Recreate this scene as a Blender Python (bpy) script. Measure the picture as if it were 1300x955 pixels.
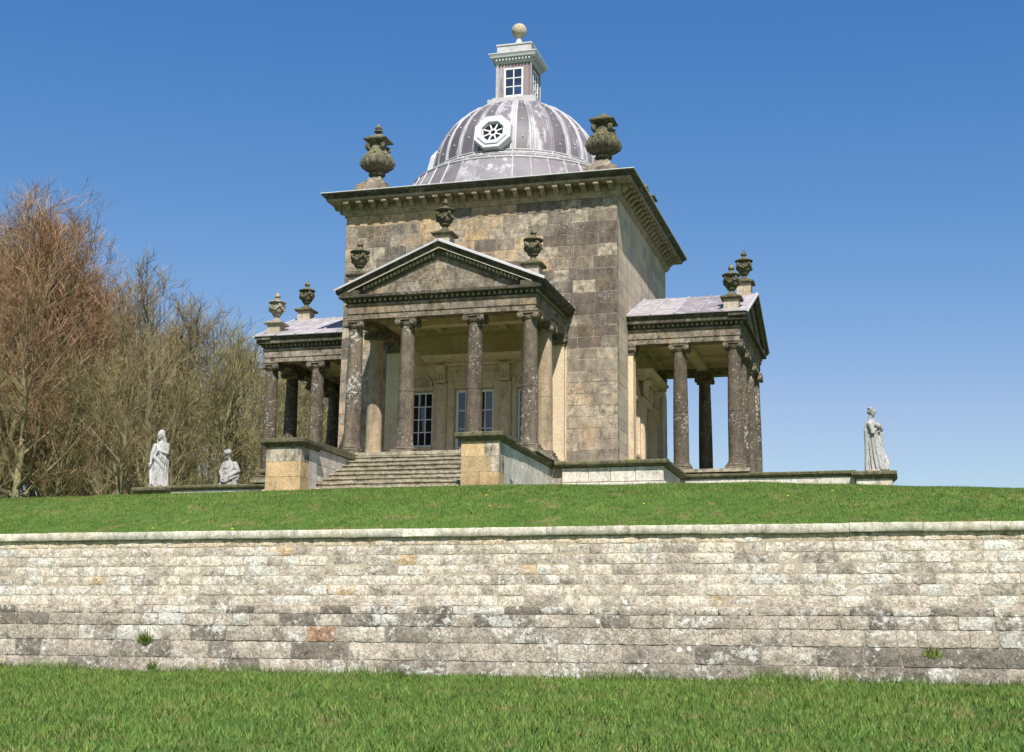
import bpy, math, random
import numpy as np
from mathutils import Matrix, Vector, noise as mnoise
R = math.radians
random.seed(7); rng = np.random.default_rng(7)
for o in list(bpy.data.objects): bpy.data.objects.remove(o)
S = bpy.context.scene
COL = S.collection

# ------------------------------------------------------------------ camera
# origin = centre of the temple floor; X along the front, Y away from the viewer, Z up
CAM = Vector((12.868, -45.139, -5.646)); YAW, PITCH, ROLL = 0.2801, 0.2225, -0.0131
cd = bpy.data.cameras.new('Camera'); cam = bpy.data.objects.new('Camera', cd); COL.objects.link(cam)
fw = Vector((-math.sin(YAW), math.cos(YAW), 0)); rt = Vector((math.cos(YAW), math.sin(YAW), 0)); up = Vector((0, 0, 1))
F = fw * math.cos(PITCH) + up * math.sin(PITCH); U = -fw * math.sin(PITCH) + up * math.cos(PITCH)
Rv = rt * math.cos(ROLL) - U * math.sin(ROLL); Uv = rt * math.sin(ROLL) + U * math.cos(ROLL)
M3 = Matrix((Rv, Uv, -F)).transposed()
cam.matrix_world = Matrix.Translation(CAM) @ M3.to_4x4()
cd.sensor_width = 36; cd.sensor_fit = 'HORIZONTAL'; cd.lens = 36 * 1780 / 1300
cd.shift_y = -45 / 1300; cd.clip_start = .1; cd.clip_end = 6000
S.camera = cam
S.render.resolution_x, S.render.resolution_y = 1024, 752

# ------------------------------------------------------------------ sky and sun
SUN = Vector((.31, -.74, 1.0)).normalized()          # towards the sun
w = bpy.data.worlds.new('World'); S.world = w; w.use_nodes = True
nt = w.node_tree; nt.nodes.clear()
sky = nt.nodes.new('ShaderNodeTexSky'); sky.sky_type = 'NISHITA'; sky.sun_disc = False
sky.sun_elevation = math.asin(SUN.z); sky.sun_rotation = math.atan2(SUN.x, SUN.y)
sky.altitude = 0; sky.air_density = 1.0; sky.dust_density = .45; sky.ozone_density = 3.2
bg = nt.nodes.new('ShaderNodeBackground'); bg.inputs[1].default_value = .070
wo = nt.nodes.new('ShaderNodeOutputWorld')
# the same colour response for the whole dome: deeper blue high up, pale towards the horizon
sep = nt.nodes.new('ShaderNodeSeparateColor'); cmb = nt.nodes.new('ShaderNodeCombineColor'); nt.links.new(sky.outputs[0], sep.inputs[0])
for i, (k_, g_) in enumerate(((0.475, 1.907), (0.871, 1.148), (1.927, 0.702))):
    pw = nt.nodes.new('ShaderNodeMath'); pw.operation = 'POWER'; pw.inputs[1].default_value = g_; nt.links.new(sep.outputs[i], pw.inputs[0])
    ml = nt.nodes.new('ShaderNodeMath'); ml.operation = 'MULTIPLY'; ml.inputs[1].default_value = k_; nt.links.new(pw.outputs[0], ml.inputs[0])
    lim = nt.nodes.new('ShaderNodeMath'); lim.operation = 'MULTIPLY'; lim.inputs[1].default_value = (1.2, 1.3, 1.4)[i]; nt.links.new(sep.outputs[i], lim.inputs[0])
    mn = nt.nodes.new('ShaderNodeMath'); mn.operation = 'MINIMUM'; nt.links.new(ml.outputs[0], mn.inputs[0]); nt.links.new(lim.outputs[0], mn.inputs[1])
    nt.links.new(mn.outputs[0], cmb.inputs[i])
nt.links.new(cmb.outputs[0], bg.inputs[0]); nt.links.new(bg.outputs[0], wo.inputs[0])
sd = bpy.data.lights.new('Sun', 'SUN'); sd.energy = 4.9; sd.angle = R(.53); sd.color = (1, .95, .895)
sun = bpy.data.objects.new('Sun', sd); COL.objects.link(sun); sun.location = (20, -40, 60)
sun.rotation_euler = SUN.to_track_quat('Z', 'Y').to_euler()
S.view_settings.view_transform = 'Standard'; S.view_settings.look = 'None'
S.view_settings.exposure = .65; S.view_settings.gamma = 1; S.view_settings.use_curve_mapping = False

# ------------------------------------------------------------------ materials
MATS = {}
class NT:
    def __init__(s, name):
        s.m = bpy.data.materials.new(name); s.m.use_nodes = True; s.t = s.m.node_tree; s.t.nodes.clear()
        s.out = s.t.nodes.new('ShaderNodeOutputMaterial'); s.b = s.t.nodes.new('ShaderNodeBsdfPrincipled')
        s.t.links.new(s.b.outputs[0], s.out.inputs[0]); MATS[name] = s.m
        g = s.t.nodes.new('ShaderNodeNewGeometry'); s.pos = g.outputs['Position']
    def link(s, a, b): s.t.links.new(a, b)
    def n(s, ty, **kw):
        x = s.t.nodes.new(ty)
        for k, v in kw.items(): setattr(x, k, v)
        return x
    def mapped(s, sc, off=(0, 0, 0)):
        x = s.n('ShaderNodeMapping'); x.inputs['Scale'].default_value = sc; x.inputs['Location'].default_value = off
        s.link(s.pos, x.inputs['Vector']); return x.outputs[0]
    def noise(s, scale, detail=5, rough=.6, vec=None, dist=0):
        x = s.n('ShaderNodeTexNoise'); x.inputs['Scale'].default_value = scale; x.inputs['Detail'].default_value = detail
        x.inputs['Roughness'].default_value = rough; x.inputs['Distortion'].default_value = dist
        s.link(vec or s.pos, x.inputs['Vector']); return x.outputs['Fac']
    def vor(s, scale, feature='F1', vec=None):
        x = s.n('ShaderNodeTexVoronoi', feature=feature); x.inputs['Scale'].default_value = scale
        s.link(vec or s.pos, x.inputs['Vector']); return x
    def ramp(s, fac, stops, interp='LINEAR'):
        x = s.n('ShaderNodeValToRGB'); r = x.color_ramp; r.interpolation = interp
        while len(r.elements) > len(stops): r.elements.remove(r.elements[-1])
        while len(r.elements) < len(stops): r.elements.new(.5)
        for e, (p, c) in zip(r.elements, stops):
            e.position = p; e.color = (c if hasattr(c, '__len__') else (c, c, c))[:3] + (1,) if not hasattr(c, '__len__') or len(c) == 3 else c
        s.link(fac, x.inputs[0]); return x.outputs[0]
    def mix(s, fac, a, b, mode='MIX'):
        x = s.n('ShaderNodeMix', data_type='RGBA', blend_type=mode, clamp_factor=True)
        for i, v in ((0, fac), (6, a), (7, b)):
            if isinstance(v, (int, float)): x.inputs[i].default_value = v
            elif isinstance(v, (tuple, list)): x.inputs[i].default_value = tuple(v)[:3] + (1,)
            else: s.link(v, x.inputs[i])
        return x.outputs[2]
    def math(s, op, a, b=0.):
        x = s.n('ShaderNodeMath', operation=op)
        for i, v in ((0, a), (1, b)):
            if isinstance(v, (int, float)): x.inputs[i].default_value = v
            else: s.link(v, x.inputs[i])
        return x.outputs[0]
    def bump(s, h, strength=.5, dist=.02):
        x = s.n('ShaderNodeBump'); x.inputs['Strength'].default_value = strength; x.inputs['Distance'].default_value = dist
        s.link(h, x.inputs['Height']); s.link(x.outputs[0], s.b.inputs['Normal'])
    def fin(s, color, rough=.9, spec=.2):
        if isinstance(color, (tuple, list)): s.b.inputs['Base Color'].default_value = tuple(color)[:3] + (1,)
        else: s.link(color, s.b.inputs['Base Color'])
        s.b.inputs['Roughness'].default_value = rough; s.b.inputs['Specular IOR Level'].default_value = spec
        return s.m

def stone(name, pale, mid, dark, scale=1.6, dark_at=.5, lichen=0., lichen_scale=9., lichen_col=(.55, .54, .48),
          streak=.35, moss=0., rnd=.22, tint=False, bump=.35, ochre=0., soft=.13):
    s = NT(name)
    a = s.noise(scale, 7, .62); b = s.noise(scale * 3.7 + .3, 6, .65, s.mapped((1, 1, .6), (3, 7, 1)))
    c = s.mix(s.ramp(a, [(.32, 0.), (.68, 1.)]), mid, pale)
    if ochre: c = s.mix(s.math('MULTIPLY', s.ramp(s.noise(scale * .8, 4, .5, s.mapped((1, 1, 1), (11, 5, 2))), [(.5, 0.), (.66, 1.)]), ochre), c, (.46, .29, .12))
    st = s.noise(2.2, 5, .6, s.mapped((1, 1, .16), (1, 9, 4)))
    d = s.math('ADD', s.math('MULTIPLY', b, 1 - streak), s.math('MULTIPLY', st, streak))
    c = s.mix(s.ramp(d, [(dark_at - soft, 0.), (dark_at + soft, 1.)]), dark, c)
    if lichen:
        v = s.noise(lichen_scale, 5, .75, s.mapped((1, 1, 1), (4, 4, 8)))
        big = s.noise(.9, 3, .5, s.mapped((1, 1, 1), (8, 1, 3)))
        f = s.ramp(s.math('ADD', v, s.math('MULTIPLY', s.math('SUBTRACT', big, .5), .5)), [(.58, 0.), (.66, 1.)])
        c = s.mix(s.math('MULTIPLY', f, lichen), c, lichen_col)
    if moss:
        g = s.n('ShaderNodeNewGeometry'); sx = s.n('ShaderNodeSeparateXYZ'); s.link(g.outputs['Normal'], sx.inputs[0])
        f = s.math('MULTIPLY', s.ramp(s.noise(5, 5, .7), [(.42, 0.), (.6, 1.)]), moss)
        f = s.math('MULTIPLY', f, s.ramp(sx.outputs[2], [(.1, .25), (.6, 1.)]))
        c = s.mix(f, c, (.13, .14, .025))
    if rnd:
        oi = s.n('ShaderNodeObjectInfo')
        c = s.mix(1., c, s.ramp(oi.outputs['Random'], [(0., 1 - rnd), (1., 1 + rnd * .6)]), 'MULTIPLY')
    if tint:
        at = s.n('ShaderNodeAttribute', attribute_name='tint'); c = s.mix(1., c, at.outputs['Color'], 'MULTIPLY')
    fine = s.noise(24, 5, .75)
    c = s.mix(.7, c, s.ramp(fine, [(.28, .35), (.5, 1.), (.72, 1.6)]), 'MULTIPLY')
    s.bump(s.math('ADD', s.math('MULTIPLY', b, .8), s.math('MULTIPLY', fine, .35)), bump, .03)
    return s.fin(c, .92, .15)

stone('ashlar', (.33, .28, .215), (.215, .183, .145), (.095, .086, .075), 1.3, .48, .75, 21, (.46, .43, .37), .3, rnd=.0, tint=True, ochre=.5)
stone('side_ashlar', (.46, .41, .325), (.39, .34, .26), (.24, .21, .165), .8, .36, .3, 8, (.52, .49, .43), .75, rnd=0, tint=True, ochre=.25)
stone('tan_wall', (.58, .475, .33), (.50, .395, .265), (.27, .205, .135), .9, .35, 0, rnd=.1, streak=.5, ochre=.4, tint=True)
stone('tan', (.58, .48, .335), (.50, .40, .27), (.25, .195, .13), 1.1, .37, 0, rnd=.12, streak=.5, ochre=.3)
stone('dark_shaft', (.20, .162, .114), (.128, .102, .073), (.05, .042, .033), 2., .51, .8, 12, (.50, .48, .42), .45, rnd=.18, soft=.16)
stone('tan_shaft', (.42, .33, .22), (.33, .25, .16), (.15, .115, .08), 1.4, .42, .25, 7, (.5, .48, .42), .5, rnd=.15)
stone('capital', (.26, .21, .15), (.17, .14, .10), (.07, .06, .048), 2.2, .48, .5, 10, (.48, .46, .4), .3, rnd=.15)
stone('entab', (.36, .305, .23), (.21, .172, .128), (.07, .06, .048), 1.3, .50, .35, 9, (.5, .48, .42), .25, rnd=.1, ochre=.3)
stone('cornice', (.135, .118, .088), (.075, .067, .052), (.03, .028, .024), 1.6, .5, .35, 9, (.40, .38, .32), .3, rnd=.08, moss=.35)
stone('modillion', (.36, .30, .205), (.25, .205, .14), (.13, .11, .078), 2., .45, .25, 9, (.5, .48, .42), .3, rnd=.15)
stone('urn', (.19, .165, .115), (.11, .098, .066), (.04, .038, .028), 3., .5, .5, 10, (.40, .37, .27), .25, rnd=.15, moss=.5)
stone('urn_grey', (.40, .36, .28), (.27, .24, .18), (.13, .115, .09), 3., .45, .5, 9, (.55, .53, .45), .25, rnd=.1, moss=.2)
stone('urn_plinth', (.46, .40, .30), (.34, .29, .21), (.17, .15, .11), 2., .4, .3, 9, (.55, .53, .45), .3, rnd=.1)
stone('step', (.42, .365, .265), (.29, .25, .18), (.10, .088, .066), 1.6, .47, .45, 8, (.55, .53, .45), .1, rnd=.18, moss=.5)
stone('white_base', (.62, .59, .52), (.50, .46, .39), (.26, .22, .17), 1.7, .42, .5, 10, (.72, .71, .66), .35, rnd=.12, ochre=.12)
stone('pier', (.48, .36, .21), (.42, .295, .155), (.17, .13, .085), 1.2, .40, .2, 8, (.55, .5, .4), .4, rnd=.25, ochre=.4)
stone('pier_pale', (.50, .44, .34), (.40, .34, .25), (.075, .065, .05), 1.4, .47, .5, 8, (.62, .60, .54), .4, rnd=.2, soft=.08)
stone('coping_dark', (.19, .17, .11), (.12, .11, .072), (.055, .052, .036), 2., .48, .35, 9, (.42, .40, .3), .1, rnd=.12, moss=.8)
stone('statue', (.42, .415, .40), (.35, .345, .33), (.14, .135, .125), 5.5, .42, .0, rnd=.0, streak=.65, bump=.5)
stone('coping_pale', (.56, .53, .44), (.43, .40, .31), (.20, .18, .13), 1.6, .42, .6, 8, (.68, .67, .60), .2, rnd=.12, moss=.4)
# ha-ha wall stone: tint per stone and white lichen crusts
s = NT('wall_stone')
at = s.n('ShaderNodeAttribute', attribute_name='tint')
a = s.noise(4.5, 7, .68); b = s.noise(14, 6, .7, s.mapped((1, 1, 1), (5, 2, 9)))
c = s.mix(1., at.outputs['Color'], s.ramp(a, [(.28, .45), (.48, 1.), (.72, 1.35)]), 'MULTIPLY')
c = s.mix(.8, c, s.ramp(b, [(.30, .4), (.5, 1.), (.7, 1.3)]), 'MULTIPLY')
big = s.noise(1.1, 4, .6, s.mapped((1, 1, 1.6), (2, 2, 2)))
f = s.ramp(s.math('ADD', s.noise(9, 6, .78), s.math('MULTIPLY', s.math('SUBTRACT', big, .5), .9)), [(.555, 0.), (.64, 1.)])
c = s.mix(s.math('MULTIPLY', f, .75), c, (.62, .61, .56))
vd = s.vor(3.1, vec=s.mapped((1, 1, 1), (1, 3, 5)))
sp = s.math('MULTIPLY', s.ramp(s.math('ADD', vd.outputs['Distance'], s.math('MULTIPLY', s.noise(16, 3), .16)), [(.2, 1.), (.245, 0.)]),
            s.ramp(s.noise(1.7, 2, .5, s.mapped((1, 1, 1), (9, 9, 9))), [(.54, 0.), (.6, 1.)]))
c = s.mix(s.math('MULTIPLY', sp, .8), c, (.72, .72, .68))
dk = s.ramp(s.noise(26, 5, .8, s.mapped((1, 1, .8), (0, 4, 4))), [(.36, .9), (.46, 0.)])
c = s.mix(s.math('MULTIPLY', dk, .75), c, (.075, .065, .052))
c = s.mix(.75, c, s.ramp(s.noise(30, 3, .7, s.mapped((1, 1, 1), (2, 6, 1))), [(.30, .45), (.5, 1.), (.70, 1.5)]), 'MULTIPLY')
s.bump(s.math('ADD', a, s.math('MULTIPLY', b, .6)), .8, .04)
s.fin(c, .95, .1)
s = NT('mortar'); a = s.noise(3, 6, .7)
s.bump(s.noise(30, 4), .6, .02); s.fin(s.mix(s.ramp(s.noise(11, 6, .75), [(.35, 0.), (.62, 1.)]), (.27, .225, .155), (.47, .415, .315)), .95, .1)
s = NT('mortar_grey'); a = s.noise(5, 6, .7)
s.bump(s.noise(30, 4), .6, .02); s.fin(s.mix(s.ramp(s.noise(11, 6, .75), [(.35, 0.), (.62, 1.)]), (.16, .14, .11), (.38, .345, .28)), .95, .1)
s = NT('mortar_front'); s.fin(s.mix(s.ramp(s.noise(4, 6, .75), [(.40, 0.), (.60, 1.)]), (.13, .115, .09), (.40, .34, .25)), .95, .1)
# lead
def lead(name, base, purple, white_at, wcol=(.62, .62, .64), streak=.12):
    s = NT(name); oi = s.n('ShaderNodeObjectInfo')
    a = s.noise(1.2, 6, .65); st = s.noise(3.2, 6, .7, s.mapped((1, 1, streak), (3, 3, 3)))
    c = s.mix(s.ramp(a, [(.35, 0.), (.65, 1.)]), base, purple)
    c = s.mix(1., c, s.ramp(oi.outputs['Random'], [(0., .72), (.5, 1.), (1., 1.25)]), 'MULTIPLY')
    f = s.ramp(s.math('ADD', st, s.math('MULTIPLY', s.math('SUBTRACT', oi.outputs['Random'], .5), .09)), [(white_at - .07, 0.), (white_at + .07, 1.)])
    c = s.mix(s.math('MULTIPLY', f, .62), c, wcol)
    s.bump(s.noise(9, 4), .25, .02); s.b.inputs['Metallic'].default_value = .0
    return s.fin(c, .55, .4)
lead('lead_panel', (.105, .100, .112), (.155, .134, .140), .615)
lead('lead_roll', (.30, .29, .30), (.23, .215, .225), .50, (.45, .45, .46))
lead('lead_ring', (.155, .148, .160), (.20, .182, .188), .60, (.50, .50, .51), .6)
lead('lead_roof', (.24, .215, .22), (.31, .275, .275), .54, (.46, .455, .46), .5)
lead('lead_white', (.38, .37, .36), (.30, .285, .275), .48, (.48, .48, .48), 1.)
lead('lead_lantern', (.17, .135, .14), (.21, .165, .165), .60, (.55, .54, .54))
s = NT('white_paint'); s.fin(s.mix(s.noise(6, 4), (.62, .62, .62), (.70, .70, .69)), .45, .4)
s = NT('blue_white_paint'); s.fin(s.mix(s.noise(4, 5), (.40, .42, .43), (.52, .53, .53)), .5, .4)
s = NT('pane'); s.b.inputs['IOR'].default_value = 1.5; s.bump(s.noise(1.5, 2), .06, .05); s.fin((.012, .014, .018), .03, .9)
s = NT('interior'); s.fin((.03, .027, .024), .9, .1)
# clear lantern glass
s = NT('clear_glass'); tr = s.n('ShaderNodeBsdfTransparent'); gl = s.n('ShaderNodeBsdfGlossy'); gl.inputs['Roughness'].default_value = .02
tr.inputs[0].default_value = (.72, .76, .80, 1); fr = s.n('ShaderNodeFresnel'); mx = s.n('ShaderNodeMixShader'); fr.inputs[0].default_value = 1.5
s.link(s.math('ADD', fr.outputs[0], .10), mx.inputs[0]); s.link(tr.outputs[0], mx.inputs[1]); s.link(gl.outputs[0], mx.inputs[2]); s.link(mx.outputs[0], s.out.inputs[0])
# grass
def grass(name, g1, g2, g3, attr):
    s = NT(name)
    a = s.noise(.7, 5, .6); b = s.noise(5., 6, .7, s.mapped((1, .45, 1)))
    c = s.mix(s.ramp(a, [(.35, 0.), (.65, 1.)]), g1, g2)
    c = s.mix(s.math('MULTIPLY', s.ramp(b, [(.48, 0.), (.66, 1.)]), .75), c, g3)
    st = s.ramp(s.noise(1.9, 5, .6, s.mapped((1, .7, 1), (7, 7, 7))), [(.55, 0.), (.68, 1.)])
    c = s.mix(s.math('MULTIPLY', st, .6), c, (.23, .19, .085))
    if attr:
        at = s.n('ShaderNodeAttribute', attribute_name='tint'); c = s.mix(1., c, at.outputs['Color'], 'MULTIPLY')
        s.b.inputs['Transmission Weight'].default_value = 0
    else: s.bump(s.noise(25, 5, .8), .8, .05)
    return s.fin(c, .75, .15)
grass('lawn', (.072, .140, .022), (.100, .172, .031), (.042, .098, .015), False)
grass('blade', (.096, .172, .033), (.130, .204, .046), (.052, .112, .020), True)
s = NT('bark'); a = s.noise(3, 6, .7, s.mapped((1, 1, .25)))
s.bump(a, .6, .05); s.fin(s.mix(s.ramp(a, [(.35, 0.), (.65, 1.)]), (.10, .092, .058), (.24, .22, .11)), .95, .1)
def twig(name, c1, c2):
    s = NT(name); oi = s.n('ShaderNodeObjectInfo'); at = s.n('ShaderNodeAttribute', attribute_name='tint')
    c = s.mix(s.ramp(s.noise(.55, 3), [(.4, 0.), (.6, 1.)]), c1, c2)
    c = s.mix(1., c, s.ramp(oi.outputs['Random'], [(0., .8), (1., 1.15)]), 'MULTIPLY')
    c = s.mix(1., c, at.outputs['Color'], 'MULTIPLY')
    s.fin(c, .85, .1)
twig('twig_red', (.32, .185, .105), (.285, .195, .105))
twig('twig_brown', (.285, .215, .12), (.26, .21, .108))
twig('twig_olive', (.25, .21, .10), (.23, .205, .09))
s = NT('dandelion'); s.fin((.75, .50, .02), .7)

# ------------------------------------------------------------------ mesh helpers
class MB:
    def __init__(s): s.v = []; s.f = []; s.t = []
    def add(s, vs, fs, tint=None):
        o = len(s.v); s.v += [tuple(p) for p in vs]; s.f += [tuple(i + o for i in f) for f in fs]
        s.t += [tint or (1, 1, 1)] * len(vs); return s
    def box(s, x0, x1, y0, y1, z0, z1, tint=None):
        return s.add([(x0, y0, z0), (x1, y0, z0), (x1, y1, z0), (x0, y1, z0), (x0, y0, z1), (x1, y0, z1), (x1, y1, z1), (x0, y1, z1)],
                     [(0, 3, 2, 1), (4, 5, 6, 7), (0, 1, 5, 4), (1, 2, 6, 5), (2, 3, 7, 6), (3, 0, 4, 7)], tint)
    def frustum(s, c, h0, h1, z0, z1):
        x, y = c
        return s.add([(x + sx * h, y + sy * h, z) for h, z in ((h0, z0), (h1, z1)) for sx, sy in ((-1, -1), (1, -1), (1, 1), (-1, 1))],
                     [(0, 3, 2, 1), (4, 5, 6, 7), (0, 1, 5, 4), (1, 2, 6, 5), (2, 3, 7, 6), (3, 0, 4, 7)])
    def lathe(s, prof, n=24, c=(0, 0, 0), mod=None, cap=True):
        vs = []; fs = []
        for r, z in prof:
            for i in range(n):
                a = 2 * math.pi * i / n; q = r * (mod(a, z) if mod else 1)
                vs.append((c[0] + q * math.cos(a), c[1] + q * math.sin(a), c[2] + z))
        for k in range(len(prof) - 1):
            for i in range(n):
                j = (i + 1) % n; fs.append((k * n + i, k * n + j, (k + 1) * n + j, (k + 1) * n + i))
        if cap: fs.append(tuple(range(n))[::-1]); fs.append(tuple((len(prof) - 1) * n + i for i in range(n)))
        return s.add(vs, fs)
    def tube(s, pts, rad, n=8, cap=True, tint=None):
        pts = [Vector(p) for p in pts]; vs = []; fs = []; ref = None
        for k, p in enumerate(pts):
            d = (pts[min(k + 1, len(pts) - 1)] - pts[max(k - 1, 0)]).normalized()
            if ref is None: ref = d.orthogonal().normalized()
            ref = (ref - d * ref.dot(d)).normalized(); b = d.cross(ref)
            r = rad[k] if hasattr(rad, '__len__') else rad
            for i in range(n):
                a = 2 * math.pi * i / n; vs.append(p + (ref * math.cos(a) + b * math.sin(a)) * r)
        for k in range(len(pts) - 1):
            for i in range(n):
                j = (i + 1) % n; fs.append((k * n + i, k * n + j, (k + 1) * n + j, (k + 1) * n + i))
        if cap: fs.append(tuple(range(n))[::-1]); fs.append(tuple((len(pts) - 1) * n + i for i in range(n)))
        return s.add(vs, fs, tint)
    def ball(s, c, r, n=14, m=9):
        rx, ry, rz = r if hasattr(r, '__len__') else (r, r, r)
        vs = [(c[0], c[1], c[2] - rz)]; fs = []
        for k in range(1, m):
            t = -math.pi / 2 + math.pi * k / m
            for i in range(n):
                a = 2 * math.pi * i / n
                vs.append((c[0] + rx * math.cos(t) * math.cos(a), c[1] + ry * math.cos(t) * math.sin(a), c[2] + rz * math.sin(t)))
        vs.append((c[0], c[1], c[2] + rz)); L = len(vs) - 1
        for i in range(n):
            j = (i + 1) % n; fs.append((0, 1 + j, 1 + i)); fs.append((L, 1 + (m - 2) * n + i, 1 + (m - 2) * n + j))
            for k in range(m - 2): fs.append((1 + k * n + i, 1 + k * n + j, 1 + (k + 1) * n + j, 1 + (k + 1) * n + i))
        return s.add(vs, fs)
    def prism(s, poly, axis, a0, a1):
        """polygon in the plane normal to axis ('y': (x,z), 'x': (y,z), 'z': (x,y)), extruded a0..a1"""
        def P(u, v, w): return {'y': (u, w, v), 'x': (w, u, v), 'z': (u, v, w)}[axis]
        n = len(poly)
        vs = [P(u, v, a0) for u, v in poly] + [P(u, v, a1) for u, v in poly]
        fs = [tuple(range(n)), tuple(range(2 * n - 1, n - 1, -1))] + [(i, i + n, (i + 1) % n + n, (i + 1) % n) for i in range(n)]
        return s.add(vs, fs)
    def sweep(s, path, prof, closed):
        """moulding: path in XY (outside on its right-hand side when walked), prof of (out, z)"""
        n = len(path); offs = []
        P = [Vector(p) for p in path]
        def nrm(a, b): d = (b - a).normalized(); return Vector((d.y, -d.x))
        for i in range(n):
            if closed or 0 < i < n - 1:
                n1 = nrm(P[i - 1], P[i]); n2 = nrm(P[i], P[(i + 1) % n]); m = (n1 + n2); m = m / (m.dot(n1))
            elif i == 0: m = nrm(P[0], P[1])
            else: m = nrm(P[-2], P[-1])
            offs.append(m)
        k = len(prof); vs = [(P[i].x + offs[i].x * d, P[i].y + offs[i].y * d, z) for i in range(n) for d, z in prof]
        fs = []
        for i in range(n if closed else n - 1):
            j = (i + 1) % n
            for q in range(k):
                r = (q + 1) % k
                fs.append((i * k + q, i * k + r, j * k + r, j * k + q))
        if not closed: fs.append(tuple(range(k))[::-1]); fs.append(tuple((n - 1) * k + q for q in range(k)))
        return s.add(vs, fs)
    def xf(s, M):
        s.v = [tuple(M @ Vector(p)) for p in s.v]; return s
    def join(s, o):
        n = len(s.v); s.v += o.v; s.t += o.t; s.f += [tuple(i + n for i in f) for f in o.f]; return s
    def mesh(s, name, mat, smooth=0., tint=False):
        me = bpy.data.meshes.new(name); me.from_pydata(s.v, [], s.f)
        me.materials.append(MATS[mat])
        import bmesh
        bm = bmesh.new(); bm.from_mesh(me); bmesh.ops.recalc_face_normals(bm, faces=bm.faces); bm.to_mesh(me); bm.free()
        if tint:
            at = me.color_attributes.new('tint', 'FLOAT_COLOR', 'POINT')
            at.data.foreach_set('color', np.array([t + (1,) for t in s.t], 'f').ravel())
        if smooth:
            me.shade_smooth(); me.set_sharp_from_angle(angle=R(smooth))
        return me
    def obj(s, name, mat, parent=None, smooth=0., tint=False, M=None):
        return mk(name, s.mesh(name, mat, smooth, tint), parent, M)
def mk(name, me, parent=None, M=None):
    o = bpy.data.objects.new(name, me); COL.objects.link(o)
    if parent is not None: o.parent = parent
    if M is not None: o.matrix_local = M
    return o
def tag(o, label=None, cat=None, group=None, kind=None):
    if label: o['label'] = label
    if cat: o['category'] = cat
    if group: o['group'] = group
    if kind: o['kind'] = kind
    return o
def thing(name, loc, label, cat, group=None, rz=0):
    o = bpy.data.objects.new(name, None); COL.objects.link(o); o.location = loc; o.rotation_euler[2] = rz; o.empty_display_size = .3
    return tag(o, label, cat, group)
def np_mesh(name, v, f, mat, tint=None):
    me = bpy.data.meshes.new(name); v = np.asarray(v, 'f'); f = np.asarray(f, 'i'); k = f.shape[1]
    me.vertices.add(len(v)); me.vertices.foreach_set('co', v.ravel())
    me.loops.add(f.size); me.loops.foreach_set('vertex_index', f.ravel())
    me.polygons.add(len(f)); me.polygons.foreach_set('loop_start', np.arange(0, f.size, k, dtype='i'))
    me.update(calc_edges=True); me.materials.append(MATS[mat])
    if tint is not None:
        at = me.color_attributes.new('tint', 'FLOAT_COLOR', 'POINT')
        at.data.foreach_set('color', np.hstack([np.asarray(tint, 'f'), np.ones((len(v), 1), 'f')]).ravel())
    return me
def ROT(k): return Matrix.Rotation(k * math.pi / 2, 4, 'Z')
def vary(c, a=.12): k = 1 + random.uniform(-a, a); return tuple(x * k * (1 + random.uniform(-a, a) * .25) for x in c)

# ------------------------------------------------------------------ ground
WY = -19.14                       # face of the sunk wall
WT, WB = -3.205, -6.06            # top of its coping, foot
def crest(x): return -.11 + float(np.interp(x, [-60, -14, -11, -5, -2, 3.4, 6, 9.4, 11, 12.6, 15.3, 60], [-1.75, -1.62, -1.56, -1.52, -1.50, -1.48, -1.53, -1.54, -1.62, -1.70, -1.80, -2.0]))
def bumpz(x, y, a=.05): return a * mnoise.noise(Vector((x * .35, y * .35, 0))) + a * .5 * mnoise.noise(Vector((x * 1.1, y * 1.1, 3)))
def lawn_z(x, y):
    c = crest(x); t = (y - (WY + .3)) / (-12.6 - (WY + .3))
    if t < 0: return WT + .0
    if t < 1.25:
        q = min(1, t); sm = q + .22 * math.sin(math.pi * q) * .5
        z = (WT + .015) + (c - WT) * min(1, sm); z += bumpz(x, y) * min(1, q * 3) * (1 - max(0, q - .6) * 2.2)
        return z
    k = max(0., (y - 9) / 60); far = -6 * min(1, k)
    return c + bumpz(x, y, .02) + far
def field_z(x, y):
    d = (y - CAM.y) / (WY - CAM.y)
    z = np.interp(y, [-400, CAM.y - 2, WY - .05, WY + 3], [-12, CAM.z - 1.62, WB + .05, WB + .05])
    return float(z) + bumpz(x, y, .05) * (1 if -60 < y < WY else .0)
def grid(name, xs, ys, zf, mat, label=None):
    v = [(x, y, zf(x, y)) for y in ys for x in xs]; nx = len(xs)
    f = [(j * nx + i, j * nx + i + 1, (j + 1) * nx + i + 1, (j + 1) * nx + i) for j in range(len(ys) - 1) for i in range(nx - 1)]
    me = np_mesh(name, v, f, mat); me.shade_smooth()
    return mk(name, me)
xs = np.concatenate([[-2500, -900, -300, -120], np.arange(-60, 60.1, .8), [120, 300, 900, 2500]])
gr = grid('ground', xs, np.concatenate([[-2500, -800, -250, -120], np.arange(-70, WY + 1.1, .8), [-10, 40, 150, 600, 2500]]), lambda x, y: field_z(x, y) if y < WY + .5 else -7.2, 'lawn')
tag(gr, 'rough green field at the foot of the long stone wall', 'grass', kind='structure')
xs = np.concatenate([[-600, -200, -90], np.arange(-45, 45.1, .5), [90, 200, 600]])
la = grid('lawn', xs, np.concatenate([np.arange(WY + .28, -9, .35), np.arange(-9, 12, 1.5), [20, 40, 69, 120, 400]]), lawn_z, 'lawn')
tag(la, 'mown green lawn sloping up from the long wall to the temple', 'grass', kind='structure')
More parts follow.
